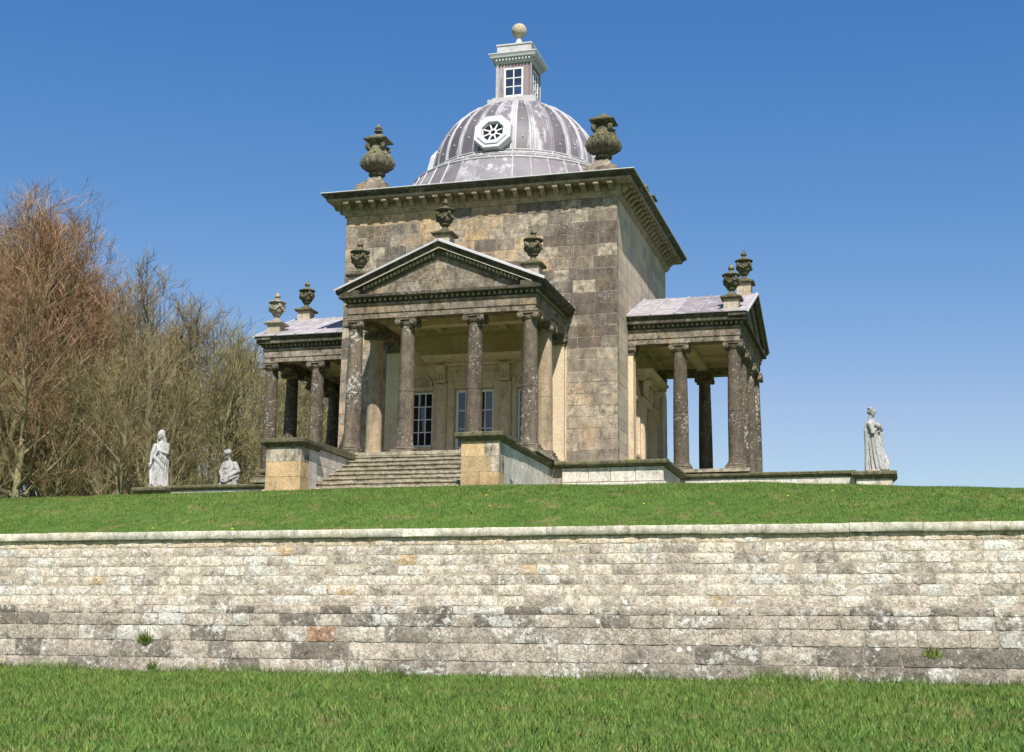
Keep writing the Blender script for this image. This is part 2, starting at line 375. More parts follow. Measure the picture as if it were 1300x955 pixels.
def blades(name, n, xr, yr, zf, h, wd, label, dens=None):
    x = rng.uniform(*xr, n); y = rng.uniform(*yr, n)
    if dens is not None: keep = dens(x, y); x = x[keep]; y = y[keep]; n = len(x)
    z = np.array([zf(a, b) for a, b in zip(x, y)])
    ang = rng.uniform(0, math.pi, n); hh = h * rng.uniform(.45, 1.25, n)
    cl = np.array([mnoise.noise(Vector((a * .9, b * .55, 9))) for a, b in zip(x, y)]); hh *= 1 + .55 * cl
    ww = wd * rng.uniform(.6, 1.3, n); lx = rng.normal(0, .45, n) * hh; ly = rng.normal(-.1, .45, n) * hh
    cx_, sx_ = np.cos(ang) * ww, np.sin(ang) * ww
    a = np.stack([x - cx_, y - sx_, z - .006], 1); b = np.stack([x + cx_, y + sx_, z - .006], 1); c = np.stack([x + lx, y + ly, z + hh], 1)
    v = np.stack([a, b, c], 1).reshape(-1, 3); f = np.arange(3 * n).reshape(-1, 3)
    t = np.repeat((rng.uniform(.72, 1.3, n) * (1 + .25 * cl))[:, None], 3, 1) * np.array([1, 1, 1]) ; t[:, 0] *= rng.uniform(.8, 1.35, n)
    me = np_mesh(name, v, f, 'blade', np.repeat(t, 3, 0)); o = mk(name, me); return tag(o, label, 'grass', kind='stuff')
def inview(x, y): # wedge seen by the camera, a little wider
    dx = x - CAM.x; dy = y - CAM.y; d = -math.sin(YAW) * dx + math.cos(YAW) * dy; r = math.cos(YAW) * dx + math.sin(YAW) * dy
    return np.abs(r / d) < .41
blades('lawn_grass', 330000, (-16, 20), (WY + .3, -10.8), lawn_z, .04, .007, 'short mown grass blades on the sloping lawn above the wall', inview)
blades('field_grass', 190000, (-12, 20), (-34.5, WY - .02), field_z, .085, .009, 'longer grass blades along the foot of the stone wall', inview)

blades('wall_foot_grass', 9000, (-9, 17), (WY - .30, WY - .075), field_z, .20, .007, 'long uncut grass standing against the foot of the stone wall', lambda x, y: np.array([mnoise.noise(Vector((a * .6, 0, 5))) + .45 > rng.uniform(0, 1) for a in x]))

# ------------------------------------------------------------------ sunk retaining wall
rw = thing('retaining_wall', (4, WY, WB), 'long pale rubble stone wall with a flat coping running across the whole foreground', 'wall')
def rstone(x0, x1, z0, z1, y, tint, rough=.012, g=.007):
    """rough-faced block, back at y+.16, local to the wall thing"""
    m = MB(); nx = max(3, int((x1 - x0) / .13) + 2); nz = 3 if z1 - z0 < .26 else 4
    x0 += g; x1 -= g; z0 += g; z1 -= g; vs = []; off = random.uniform(0, 100); out = random.uniform(-.001, .010)
    for j in range(nz + 1):
        for i in range(nx + 1):
            u, v = i / nx, j / nz; edge = i in (0, nx) or j in (0, nz)
            jx = random.uniform(-.009, .009); jz = random.uniform(-.008, .008)
            if (i in (0, nx)) and (j in (0, nz)): jx += .012 * (1 if i == 0 else -1); jz += .010 * (1 if j == 0 else -1)
            d = (0.005 if edge else -rough * (.35 + mnoise.noise(Vector((x0 * 5 + u * 4, v * 2.6, off))) * 1.7)) - out
            vs.append((x0 + (x1 - x0) * u + jx, y + d, z0 + (z1 - z0) * v + jz))
    fs = [(j * (nx + 1) + i, j * (nx + 1) + i + 1, (j + 1) * (nx + 1) + i + 1, (j + 1) * (nx + 1) + i) for j in range(nz) for i in range(nx)]
    n = len(vs); ring = [i for i in range(nx + 1)] + [j * (nx + 1) + nx for j in range(1, nz + 1)] + [nz * (nx + 1) + i for i in range(nx - 1, -1, -1)] + [j * (nx + 1) for j in range(nz - 1, 0, -1)]
    back = [(vs[i][0], y + .14, vs[i][2]) for i in ring]
    fs += [(ring[k], n + k, n + (k + 1) % len(ring), ring[(k + 1) % len(ring)]) for k in range(len(ring))]
    return m.add(vs + back, fs, tint)
ctop = WT - .17
heights = [.15, .185, .20, .195, .185, .20, .20, .16, .235, .30, .335, .33]
XW0, XW1 = -14, 24; stones = []; z = ctop - WB
for ci, h in enumerate(heights):
    z1 = z; z0 = z - h; z = z0; x = XW0 + random.uniform(0, .4); low = ci >= 7
    depth = -.055 if ci >= 8 else (-.045 if ci == 7 else 0)
    while x < XW1:
        L = random.choice([.28, .36, .45, .5, .58, .7]) * random.uniform(.85, 1.2) * (1.25 if low else 1.0)
        if ci == 0: L *= 1.7
        nx_ = mnoise.noise(Vector((x * .22, ci * .45, 1.7))); n2 = mnoise.noise(Vector((x * .5, ci * .6, 8)))
        k = ci / 11
        cream = np.array((.53, .462, .372)); grey = np.array((.27, .238, .195)); dark = np.array((.17, .148, .12))
        base = cream * (1 - .12 * max(0, n2))
        if low: base = grey * (1 + .6 * nx_) if n2 + random.uniform(-.5, .5) > -.22 else dark * 1.15
        if low and random.random() < (.30 if ci < 9 else .10): base = cream * .82
        elif random.random() < .13 + .5 * max(0, nx_) + k * .35: base = cream * .70
        if not low and random.random() < .03: base = np.array((.48, .36, .22))
        if ci == 9 and x < 1.35 <= x + L: base = np.array((.33, .20, .125))
        if random.random() < .06: base = np.array((.52, .49, .42)) * (.85 if low else 1)
        if ci == 0: base = cream * np.array((1.05, .98, .85))
        base = base * random.uniform(.84, 1.14)
        stones.append((x, min(x + L, XW1), z0, z1 + (random.uniform(-.004, .004)), depth + random.uniform(-.003, .003), tuple(base)))
        x += L
VX0, VX1 = -6.6, 15.4
seen = sorted([q for q in stones if q[1] > VX0 and q[0] < VX1], key=lambda q: -(q[1] - q[0]) * (q[3] - q[2]))[:300]
ids = set(id(q) for q in seen); rest = MB()
for q in stones:
    m = rstone(q[0] - 4, q[1] - 4, q[2], q[3], q[4], q[5], .014 if q[4] < -.02 else .011)
    if id(q) in ids: m.obj('stone', 'wall_stone', rw, 40, True)
    else: rest.join(m)
tag(rest.obj('small_stones', 'wall_stone', rw, 40, True), 'smaller rubble stones filling the rest of the wall face', kind='stuff')
MB().box(XW0 - 4, XW1 - 4, .0045, .5, -.4, ctop - WB - .002).obj('mortar_core', 'mortar', rw)
MB().box(XW0 - 4, XW1 - 4, -.042, .003, -.4, ctop - WB - sum(heights[:8])).obj('mortar_foot', 'mortar_grey', rw)
x = XW0
while x < XW1:
    L = random.uniform(1.0, 1.75); m = MB(); n = 6; g = .004; vs = []; zc0, zc1 = ctop - WB, WT - WB
    prof = [(.4, zc0 + .0), (-.06, zc0), (-.075, zc0 + .018), (-.08, zc1 - .03), (-.065, zc1 - .006), (-.04, zc1), (.38, zc1 + .004)]
    dz = random.uniform(-.006, .006)
    for i in range(n + 1):
        for (py, pz) in prof: vs.append((x - 4 + g + (L - 2 * g) * i / n, py + random.uniform(-.006, .006), pz + dz + random.uniform(-.004, .004)))
    k = len(prof); fs = [(i * k + q, (i + 1) * k + q, (i + 1) * k + (q + 1) % k, i * k + (q + 1) % k) for i in range(n) for q in range(k)]
    fs += [tuple(range(k)), tuple(n * k + q for q in range(k))]
    m.add(vs, fs).obj('coping_stone', 'coping_pale', rw, 50); x += L
def tuft(x, z, n, h, label, flowers=0, y=WY - .09):
    g = thing('weed_tuft', (x, y, z), label, 'plant'); v = []; t = []
    for _ in range(n):
        a = random.uniform(-math.pi, 0); bx, bz = random.gauss(0, .07), random.uniform(-.05, .03); hh = h * random.uniform(.4, 1)
        tx, ty, tz = bx + math.cos(a) * hh * .5, math.sin(a) * hh * .35, bz + hh * random.uniform(.2, 1)
        mid = ((bx + tx) / 2, ty * .3, bz + (tz - bz) * .65); w_ = .006
        v += [(bx - w_, 0, bz), (bx + w_, 0, bz), (mid[0] + w_, mid[1], mid[2]), (mid[0] - w_, mid[1], mid[2]), (tx, ty, tz)]
        c = random.uniform(.7, 1.3); dry = random.random() < .25; t += [(c * (2.2 if dry else 1.1), c * (1.25 if dry else 1), c)] * 5
    f = []; 
    for i in range(n): f += [(i * 5, i * 5 + 1, i * 5 + 2), (i * 5, i * 5 + 2, i * 5 + 3), (i * 5 + 3, i * 5 + 2, i * 5 + 4)]
    mk('blades', np_mesh('blades', v, f, 'blade', t), g)
    for _ in range(flowers):
        MB().lathe([(.004, 0), (.026, .01), (.02, .022), (.004, .026)], 8, (random.uniform(-.12, .12), -.05, h * .75 + random.uniform(0, .06))).obj('flower', 'dandelion', g)
tuft(-2.25, -5.42, 90, .34, 'green weed tuft growing from the dark lower left of the wall')
tuft(-2.05, -5.95, 60, .26, 'weed clump at the wall foot below the larger tuft on the left')
tuft(13.05, -5.52, 60, .26, 'lone grass tuft sprouting from the wall near the right edge')
tuft(7.75, -6.0, 50, .16, 'small leafy weed at the wall foot right of the middle')
tuft(-5.5, -6.0, 50, .20, 'leafy weed with yellow flowers at the wall foot by the left edge', 2)
tuft(-.85, -6.02, 50, .18, 'weed with a yellow flower at the wall foot right of the left tufts', 1)

# ------------------------------------------------------------------ temple
A = 4.5; S1, S2, PD, MD = 1.0276, 2.6555, 3.28, 1.60
T = thing('temple', (0, 0, 0), 'domed square sandstone temple with a four-column pedimented portico on each visible side', 'temple')

# --- main block
core = MB().box(-4.24, 4.24, -4.24, 4.24, -.3, 8.34).obj('main_wall', 'mortar_grey', T)
def subtract(rects, o):
    out = []
    for (a, b, c, d) in rects:
        if b <= o[0] or a >= o[1] or d <= o[2] or c >= o[3]: out.append((a, b, c, d)); continue
        if a < o[0]: out.append((a, o[0], c, d))
        if b > o[1]: out.append((o[1], b, c, d))
        a2, b2 = max(a, o[0]), min(b, o[1])
        if c < o[2]: out.append((a2, b2, c, o[2]))
        if d > o[3]: out.append((a2, b2, o[3], d))
    return [r for r in out if r[1] - r[0] > .03 and r[3] - r[2] > .03]
def ablock(x0, x1, z0, z1, tint, g=.005, y0=-A, y1=-4.25, bev=.006, out=0.):
    m = MB(); x0 += g; x1 -= g; z0 += g; z1 -= g; b = bev
    y0 -= out
    P = [(x0, y1, z0), (x1, y1, z0), (x1, y1, z1), (x0, y1, z1), (x0, y0 + b, z0), (x1, y0 + b, z0), (x1, y0 + b, z1), (x0, y0 + b, z1),
         (x0 + b, y0, z0 + b), (x1 - b, y0, z0 + b), (x1 - b, y0, z1 - b), (x0 + b, y0, z1 - b)]
    Fs = [(8, 9, 10, 11), (4, 5, 9, 8), (5, 6, 10, 9), (6, 7, 11, 10), (7, 4, 8, 11), (0, 1, 5, 4), (1, 2, 6, 5), (2, 3, 7, 6), (3, 0, 4, 7)]
    return m.add(P, Fs, tint)
courses = [.36, .30] + [.325] * 12 + [.33, .36, .33, .37, .34, .36, .33, .35, .34]
tot = sum(courses); courses = [c * 8.30 / tot for c in courses]
PORT = (-2.92, 2.92, -1, 4.62)
front = []; z = .04
for ci, h in enumerate(courses):
    x = -A + (.0 if ci % 2 else 0); edge = [x]; first = True
    while x < A - .35:
        L = random.uniform(.45, 1.0) * (.6 if first and ci % 2 else 1); first = False; x = min(A, x + L); 
        if A - x < .35: x = A
        edge.append(x)
    if edge[-1] < A: edge[-1] = A
    for a_, b_ in zip(edge, edge[1:]):
        for r in subtract([(a_, b_, z, z + h)], PORT): front.append(r)
    z += h
def fcol(x, z):
    n = mnoise.noise(Vector((x * .35, z * .4, 2.2))); hi = (z - 4.5) / 4
    k = random.random()
    grey = (.62, .62, .63); warm = (1.40, 1.26, 1.02); mid = (.95, .92, .88)
    if z < 3.3: c = (1.25, 1.22, 1.16) if k < .65 + n * .5 else (.92, .9, .88)
    elif x > 2.0: c = (.58, .56, .55) if k < .62 else (.80, .78, .76)
    else: c = warm if k < .40 + n else (grey if k > .72 else mid)
    return vary(c, .08)
for r in subtract([(-A + .004, A - .004, .02, 8.33)], PORT): MB().box(r[0], r[1], -A + .004, -4.26, r[2], r[3]).obj('mortar', 'mortar_front', core)
for r in front:
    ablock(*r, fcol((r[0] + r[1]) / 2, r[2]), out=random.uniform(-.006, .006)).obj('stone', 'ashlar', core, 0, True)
def face_wall(k, mat, name, cols, skip, y0=-A, zs=courses, lo=1.0):
    m = MB(); z = .04
    for ci, h in enumerate(zs):
        x = -4.248 if k else -A
        while x < 4.248:
            L = random.uniform(.6, 1.3); x1 = min(x + L, 4.248)
            if 4.248 - x1 < .35: x1 = 4.248
            for o_ in [subtract([(x, x1, z, z + h)], skip[0])]:
                rs = o_
                for s_ in skip[1:]: rs = [q for r in rs for q in subtract([r], s_)]
                for r in rs: m.join(ablock(*r, vary(random.choice(cols), .07), .003, y0, -4.25, .004, random.uniform(-.003, .003)))
            x = x1
        z += h
    rs = [(-4.245, 4.245, .02, 8.33)]
    for s_ in skip: rs = [q for r in rs for q in subtract([r], s_)]
    for r in rs: MB().box(r[0], r[1], -A + .0035, -4.26, r[2], r[3]).obj('mortar', 'mortar_front', core, 0, False, ROT(k))
    o = m.obj(name, mat, core, 0, True, ROT(k)); tag(o, kind='stuff'); return o
WIN = [(-2.12, -1.36, .68, 2.42), (1.36, 2.12, .68, 2.42), (-.64, .64, -.2, 2.46)]
for k in (0, 1, 3):
    # smooth tan wall inside the portico, with openings
    m = MB(); z = .04
    for h in [.46] * 10:
        x = -2.92
        while x < 2.92:
            x1 = min(2.92, x + random.uniform(.6, 1.2)); x1 = 2.92 if 2.92 - x1 < .3 else x1
            rs = [(x, x1, z, z + h)]
            for o_ in WIN: rs = [q for r in rs for q in subtract([r], o_)]
            for r in rs: m.join(ablock(*r, vary((1, 1, 1), .08), .002, -A + .004, -4.25, .003))
            x = x1
        z += h
    tag(m.obj('inner_ashlar', 'tan_wall', core, 0, True, ROT(k)), kind='stuff')
for k in (1, 2, 3):
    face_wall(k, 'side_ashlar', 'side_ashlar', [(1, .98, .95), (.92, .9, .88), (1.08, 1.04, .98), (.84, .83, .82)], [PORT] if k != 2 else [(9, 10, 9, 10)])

# --- main cornice
sq = [(-A, -A), (A, -A), (A, A), (-A, A)]
mc = MB().sweep(sq, [(-.3, 8.34), (.02, 8.34), (.05, 8.37), (.06, 8.42), (.10, 8.46), (.11, 8.47), (.11, 8.70), (.16, 8.74), (.50, 8.745), (.52, 8.76), (.52, 8.815), (-.3, 8.82)], True)
mc = mc.obj('main_cornice', 'modillion', T, 35)
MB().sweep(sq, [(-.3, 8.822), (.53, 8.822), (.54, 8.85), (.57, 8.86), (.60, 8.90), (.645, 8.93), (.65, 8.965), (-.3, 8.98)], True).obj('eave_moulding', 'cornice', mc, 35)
mod = MB()
mod.prism([(-.115, 8.735), (-.455, 8.735), (-.47, 8.70), (-.47, 8.66), (-.44, 8.63), (-.40, 8.635), (-.36, 8.65), (-.28, 8.60), (-.22, 8.53), (-.16, 8.50), (-.115, 8.50)], 'x', -.075, .075)
mod.box(-.10, .10, -.485, -.11, 8.712, 8.738)
mod.tube([(-.085, -.435, 8.665), (.085, -.435, 8.665)], .036, 8); mod.tube([(-.08, -.16, 8.535), (.08, -.16, 8.535)], .034, 8)
modm = mod.mesh('modillion', 'modillion', 40)
ros = MB()
for i in range(6):
    a_ = i * math.pi / 3; ros.ball((.068 * math.cos(a_), -.13, 8.60 + .068 * math.sin(a_)), (.043, .035, .043), 6, 4)
ros.ball((0, -.145, 8.60), (.03, .04, .03), 6, 4)
rosm = ros.mesh('rosette', 'modillion', 60)
NM = 21
for k in (0, 1, 3):
    for i in range(NM):
        x = -4.36 + 8.72 * i / (NM - 1)
        mk('modillion', modm, mc, ROT(k) @ Matrix.Translation((x, -A, 0)))
        if i < NM - 1: mk('rosette', rosm, mc, ROT(k) @ Matrix.Translation((x + 4.36 / (NM - 1), -A, 0)))
MB().sweep(sq, [(.40, 8.985), (.675, 8.972), (.685, 8.985), (.68, 9.005), (.40, 9.03)], True).obj('lead_flashing', 'lead_white', T, 30)
rf = MB(); rf.add([(x, y, 9.0) for x, y in [(-5, -5), (5, -5), (5, 5), (-5, 5)]] + [(x, y, 9.75) for x, y in [(-2.6, -2.6), (2.6, -2.6), (2.6, 2.6), (-2.6, 2.6)]],
                  [(0, 1, 5, 4), (1, 2, 6, 5), (2, 3, 7, 6), (3, 0, 4, 7), (4, 5, 6, 7)])
rf.obj('main_roof', 'lead_roof', T)

# --- dome
RD, BD, ZD = 2.95, 2.72, 10.78
def dr(t): return RD * math.cos(t), ZD + BD * math.sin(t)
dome = MB().lathe([(3.9, 9.3), (3.9, 9.72), (3.55, 10.2), (2.95, 10.5)] + [(dr(R(a))[0] - .03, dr(R(a))[1] - .03) for a in range(0, 78, 6)], 64).obj('dome', 'lead_ring', T, 40)
NR = 28; gm = MB(); nh = 5
half = math.pi / NR
vs = []; fs = []
ts = [R(t) for t in (-3, 6, 16, 26, 36, 46, 55, 63, 70, 75)]
for t in ts:
    r, zz = dr(t)
    for i in range(nh):
        a_ = -half + 2 * half * i / (nh - 1); vs.append((r * math.sin(a_), -r * math.cos(a_), zz))
nn = len(vs)
for t in ts:
    r, zz = dr(t)
    for i in range(nh):
        a_ = -half + 2 * half * i / (nh - 1); vs.append(((r - .05) * math.sin(a_), -(r - .05) * math.cos(a_), zz - .02))
for j in range(len(ts) - 1):
    for i in range(nh - 1):
        q = (j * nh + i, j * nh + i + 1, (j + 1) * nh + i + 1, (j + 1) * nh + i); fs += [q, tuple(nn + x_ for x_ in q[::-1])]
for i in range(nh - 1):
    fs += [(i, i + 1, nn + i + 1, nn + i), ((len(ts) - 1) * nh + i, (len(ts) - 1) * nh + i + 1, nn + (len(ts) - 1) * nh + i + 1, nn + (len(ts) - 1) * nh + i)]
gm.add(vs, fs); gme = gm.mesh('lead_panel', 'lead_panel', 60)
rp = [(0, -(dr(t)[0] + .008), dr(t)[1]) for t in ts]
lap = MB(); lv = []
for (x_, y_, z_), t_ in zip(rp, ts):
    w_ = .105 if t_ < R(60) else .06
    for sx_, d_ in ((-1, .002), (-1, .012), (1, .012), (1, .002)): lv.append((sx_ * w_, y_ + .0 - d_ + w_ * w_ / 6, z_))
lap.add(lv, [(j * 4 + q, (j + 1) * 4 + q, (j + 1) * 4 + (q + 1) % 4, j * 4 + (q + 1) % 4) for j in range(len(rp) - 1) for q in range(4)])
rme = lap.tube(rp, [.05] * 7 + [.042, .036, .03], 8).mesh('lead_roll', 'lead_roll', 60)
for i in range(NR):
    Rz = Matrix.Rotation(2 * math.pi * (i + .5) / NR, 4, 'Z'); mk('lead_panel', gme, dome, Rz)
    mk('lead_roll', rme, dome, Matrix.Rotation(2 * math.pi * i / NR, 4, 'Z'))
dots = MB()
for i in range(NR):
    a_ = 2 * math.pi * (i + .5) / NR
    for t in (8, 24, 38, 50):
        t += (i % 3) * 3; r, zz = dr(R(t)); dots.ball((r * math.sin(a_), -r * math.cos(a_), zz), .036, 6, 4)
tag(dots.obj('fixing_caps', 'lead_white', dome, 60), kind='stuff')
# stepped rings under the dome, each of sheets with seams
for ri, (r0, z0, r1, z1, ns) in enumerate([(4.12, 9.40, 3.64, 10.31, 40), (3.58, 10.36, 3.36, 10.50, 28), (3.33, 10.53, 3.10, 10.66, 28), (3.07, 10.69, 2.97, 10.80, 28)]):
    sh = MB(); ha = math.pi / ns * .985; vs = []
    for i in range(4):
        a_ = -ha + 2 * ha * i / 3
        vs += [(r * math.sin(a_), -r * math.cos(a_), zz) for r, zz in ((r0, z0), (r1, z1), (r1 - .25, z1 + .01), (r0 - .2, z0 - .03))]
    sh.add(vs, [(i * 4 + q, (i + 1) * 4 + q, (i + 1) * 4 + (q + 1) % 4, i * 4 + (q + 1) % 4) for i in range(3) for q in range(4)] + [(0, 1, 2, 3), (12, 13, 14, 15)])
    sm = sh.mesh('lead_sheet', 'lead_ring', 30)
    rim = MB().sweep([(r1 * math.cos(-2 * math.pi * i / 56) * 1.0, r1 * math.sin(-2 * math.pi * i / 56)) for i in range(56)][::-1], [(-.05, z1 - .012), (.03, z1 - .02), (.045, z1 + .01), (.03, z1 + .035), (-.05, z1 + .035)], True).obj('ring_rim', 'lead_white', dome, 50)
    seam = MB().tube([(0, -r0 - .005, z0), (0, -r1 - .005, z1)], .028, 6).mesh('lead_seam', 'lead_white', 60)
    for i in range(ns): mk('lead_seam', seam, dome, Matrix.Rotation(2 * math.pi * (i + .5 + .5 * (ri % 2)) / ns, 4, 'Z'))
    for i in range(ns): mk('lead_sheet', sm, dome, Matrix.Rotation(2 * math.pi * (i + .5 * (ri % 2)) / ns, 4, 'Z'))
# oculi: front, right and left
fr_ = MB()
def ring8(m, r0, r1, y0, y1, n=8, ph=math.pi / 8):
    vs = []
    for i in range(n):
        a_ = ph + 2 * math.pi * i / n
        for r, y in ((r0, y0), (r1, y0), (r1, y1), (r0, y1)): vs.append((r * math.cos(a_), y, r * math.sin(a_)))
    return m.add(vs, [(i * 4 + q, ((i + 1) % n) * 4 + q, ((i + 1) % n) * 4 + (q + 1) % 4, i * 4 + (q + 1) % 4) for i in range(n) for q in range(4)])
ring8(fr_, .40, .60, -.30, .28); ring8(fr_, .36, .48, -.34, -.2); ring8(fr_, .33, .41, -.26, .2)
frm = fr_.mesh('oculus_frame', 'blue_white_paint'); 
wh = MB()
for i in range(8):
    a_ = math.pi / 8 + i * math.pi / 4; c_, s_ = math.cos(a_), math.sin(a_)
    wh.tube([(.10 * c_, -.225, .10 * s_), (.36 * c_, -.225, .36 * s_)], .026, 6)
ring8(wh, .075, .12, -.245, -.20, 16, 0); whm = wh.mesh('glazing_bars', 'white_paint', 40)
gls = ring8(MB(), .001, .36, -.20, -.19).mesh('pane', 'pane')
for k in (0, 1, 3):
    Mo = ROT(k) @ Matrix.Translation((0, -2.80, 11.36)) @ Matrix.Rotation(R(-15), 4, 'X') @ Matrix.Diagonal((1.13, 1, 1.13, 1))
    o = mk('oculus_window', frm, T, Mo); mk('glazing_bars', whm, o); mk('pane', gls, o)

# --- lantern
lt = MB().box(-.88, .88, -.88, .88, 13.30, 13.52).box(-.74, .74, -.74, .74, 13.523, 13.62).obj('lantern', 'lead_white', T)
LH = .63
for k in range(4):
    m = MB(); m.box(-LH, -.35, -LH, -LH + .08, 13.62, 14.92); m.box(.35, LH - .081, -LH, -LH + .08, 13.62, 14.92); m.box(-.35, .35, -LH, -LH + .08, 14.745, 14.92); m.box(-.35, .35, -LH, -LH + .08, 13.62, 13.66)
    m.obj('lantern_wall', 'lead_lantern', lt, 0, False, ROT(k))
    m = MB()
    for x0, x1, z0, z1 in ((-.35, -.29, 13.66, 14.745), (.29, .35, 13.66, 14.745), (-.29, .29, 13.66, 13.72), (-.29, .29, 14.69, 14.745)): m.box(x0, x1, -LH - .012, -LH + .05, z0, z1)
    m.box(-.018, .018, -LH - .004, -LH + .03, 13.72, 14.69)
    for z in (14.043, 14.367): m.box(-.29, -.0185, -LH - .002, -LH + .028, z - .016, z + .016).box(.0185, .29, -LH - .002, -LH + .028, z - .016, z + .016)
    m.obj('window_frame', 'white_paint', lt, 0, False, ROT(k))
    pm = None
    for ix in (-1, 1):
        for iz in range(3):
            z = 13.72 + .323 * iz
            MB().box(ix * .155 - .135, ix * .155 + .135, -LH + .018, -LH + .023, z + .005, z + .318).obj('pane', 'clear_glass', lt, 0, False, ROT(k))
    # pilaster strips on the lantern corners
    MB().box(-LH - .02, -LH + .07, -LH - .021, -LH - .001, 13.62, 14.92).obj('corner_strip', 'lead_white', lt, 0, False, ROT(k))
lsq = [(-LH, -LH), (LH, -LH), (LH, LH), (-LH, LH)]
MB().sweep(lsq, [(-.2, 14.921), (.03, 14.921), (.03, 14.98), (.06, 15.0), (.06, 15.07), (.19, 15.12), (.20, 15.17), (.25, 15.24), (.25, 15.27), (-.2, 15.28)], True).obj('lantern_cornice', 'blue_white_paint', lt, 30)
m = MB()
for k in range(4):
    q = MB()
    for i in range(11): x = -.6 + 1.2 * i / 10; q.box(x - .028, x + .028, -LH - .15, -LH - .055, 15.005, 15.062)
    m.join(q.xf(ROT(k)))
tag(m.obj('lantern_dentils', 'blue_white_paint', lt), kind='stuff')
MB().box(-.63, .63, -.63, .63, 15.285, 15.62).box(-.66, .66, -.66, .66, 15.623, 15.68).obj('lantern_attic', 'lead_white', lt)
MB().lathe([(.34, 15.68), (.33, 15.72), (.20, 15.86), (.12, 16.0), (.09, 16.12), (.11, 16.17), (.11, 16.19)], 20).obj('finial_neck', 'lead_white', lt, 50)
fb = MB().ball((0, 0, 16.44), .275, 28, 18).obj('finial_ball', 'urn_plinth', lt, 80)

# --- portico pieces (built facing -Y, turned for each side)
def column_mesh():
    h0, h1 = .20, 3.70; prof = []
    for i in range(15):
        t = i / 14; r = .238 - .040 * max(0, (t - .25) / .75) ** 1.5
        z = h0 + (h1 - h0) * t; prof.append((r, z))
        if i == 6: prof += [(r, z + .06), (r - .012, z + .066), (r - .012, z + .074), (r - .001, z + .08)]
    prof = [(.262, h0 - .002), (.262, h0 + .025), (.245, h0 + .05)] + prof[1:] + [(.215, h1 + .01), (.215, h1 + .03), (.2, h1 + .04)]
    return prof
cprof = column_mesh()
shd = MB().lathe(cprof, 28).mesh('column', 'dark_shaft', 40); sht = MB().lathe(cprof, 28).mesh('column', 'tan_shaft', 40)
bse = MB().box(-.32, .32, -.32, .32, .0, .085).lathe([(.31, .086), (.335, .105), (.335, .135), (.30, .155), (.275, .165), (.285, .18), (.28, .198)], 24).mesh('base', 'capital', 40)
cap = MB().lathe([(.195, 3.70), (.235, 3.735), (.25, 3.79), (.24, 3.83)], 20)
cap.box(-.275, .275, -.275, .275, 3.885, 3.93).box(-.30, .30, -.30, .30, 3.931, 3.968).box(-.225, .225, -.225, .225, 3.80, 3.885)
vol = MB()
for k in range(4):
    q = MB()
    for sx in (-1, 1):
        x, z = sx * .225, 3.815
        q.tube([(x, -.295, z), (x, -.20, z)], .088, 14)
        pts = []
        for i in range(26):
            a_ = i / 25 * 2.2 * 2 * math.pi; rr = .086 * (1 - i / 25 * .82); pts.append((x + sx * rr * math.sin(a_), -.297, z + rr * math.cos(a_)))
        q.tube(pts, .013, 5)
        q.ball((x, -.30, z), .02, 6, 4)
    q.tube([(-.225, -.29, 3.893), (-.1, -.29, 3.875), (.1, -.29, 3.875), (.225, -.29, 3.893)], .014, 5)
    for i in range(5): q.ball((-.12 + .06 * i, -.235, 3.80), (.026, .03, .04), 6, 5)
    vol.join(q.xf(ROT(k)))
cap.join(vol); capm = cap.mesh('capital', 'capital', 45)
pil = MB().box(-.22, .22, -A - .16, -A, 0, 3.66).mesh('pilaster', 'tan')
pcap = MB().box(-.25, .25, -A - .20, -A, 3.661, 3.70).box(-.235, .235, -A - .18, -A, 3.70, 3.80).box(-.30, .30, -A - .25, -A, 3.90, 3.968)
pcap.box(-.22, .22, -A - .18, -A, 3.80, 3.90)
for sx in (-1, 1): pcap.tube([(sx * .22, -A - .24, 3.815), (sx * .22, -A - .02, 3.815)], .085, 12)
pcapm = pcap.mesh('capital', 'capital', 40); pbm = MB().box(-.27, .27, -A - .22, -A, .0, .10).box(-.25, .25, -A - .20, -A, .1005, .2).mesh('base', 'tan')

path = [(-S2, -A - .0), (-S2, -A - PD), (S2, -A - PD), (S2, -A - .0)]
def upath(): return path
arch = MB().sweep(path, [(-.21, 3.97), (.195, 3.97), (.20, 3.975), (.20, 4.125), (.225, 4.135), (.225, 4.33), (.25, 4.36), (.265, 4.37), (.265, 4.42), (-.21, 4.42)], False).mesh('architrave', 'entab', 30)
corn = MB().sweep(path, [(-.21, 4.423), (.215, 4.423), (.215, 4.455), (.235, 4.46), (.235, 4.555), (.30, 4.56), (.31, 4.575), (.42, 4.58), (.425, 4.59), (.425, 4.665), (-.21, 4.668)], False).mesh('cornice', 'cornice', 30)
dent = MB()
def dents(m, a, b, k):
    pass
n1 = 38
for i in range(n1):
    x = -(S2 + .28) + 2 * (S2 + .28) * i / (n1 - 1); dent.box(x - .036, x + .036, -A - PD - .295, -A - PD - .236, 4.475, 4.55)
n2 = 23
for sx in (-1, 1):
    for i in range(1, n2):
        y = -A - PD - .27 + (PD + .2) * i / n2; dent.box(*sorted((sx * (S2 + .236), sx * (S2 + .295))), y - .036, y + .036, 4.475, 4.55)
dentm = dent.mesh('dentils', 'modillion')
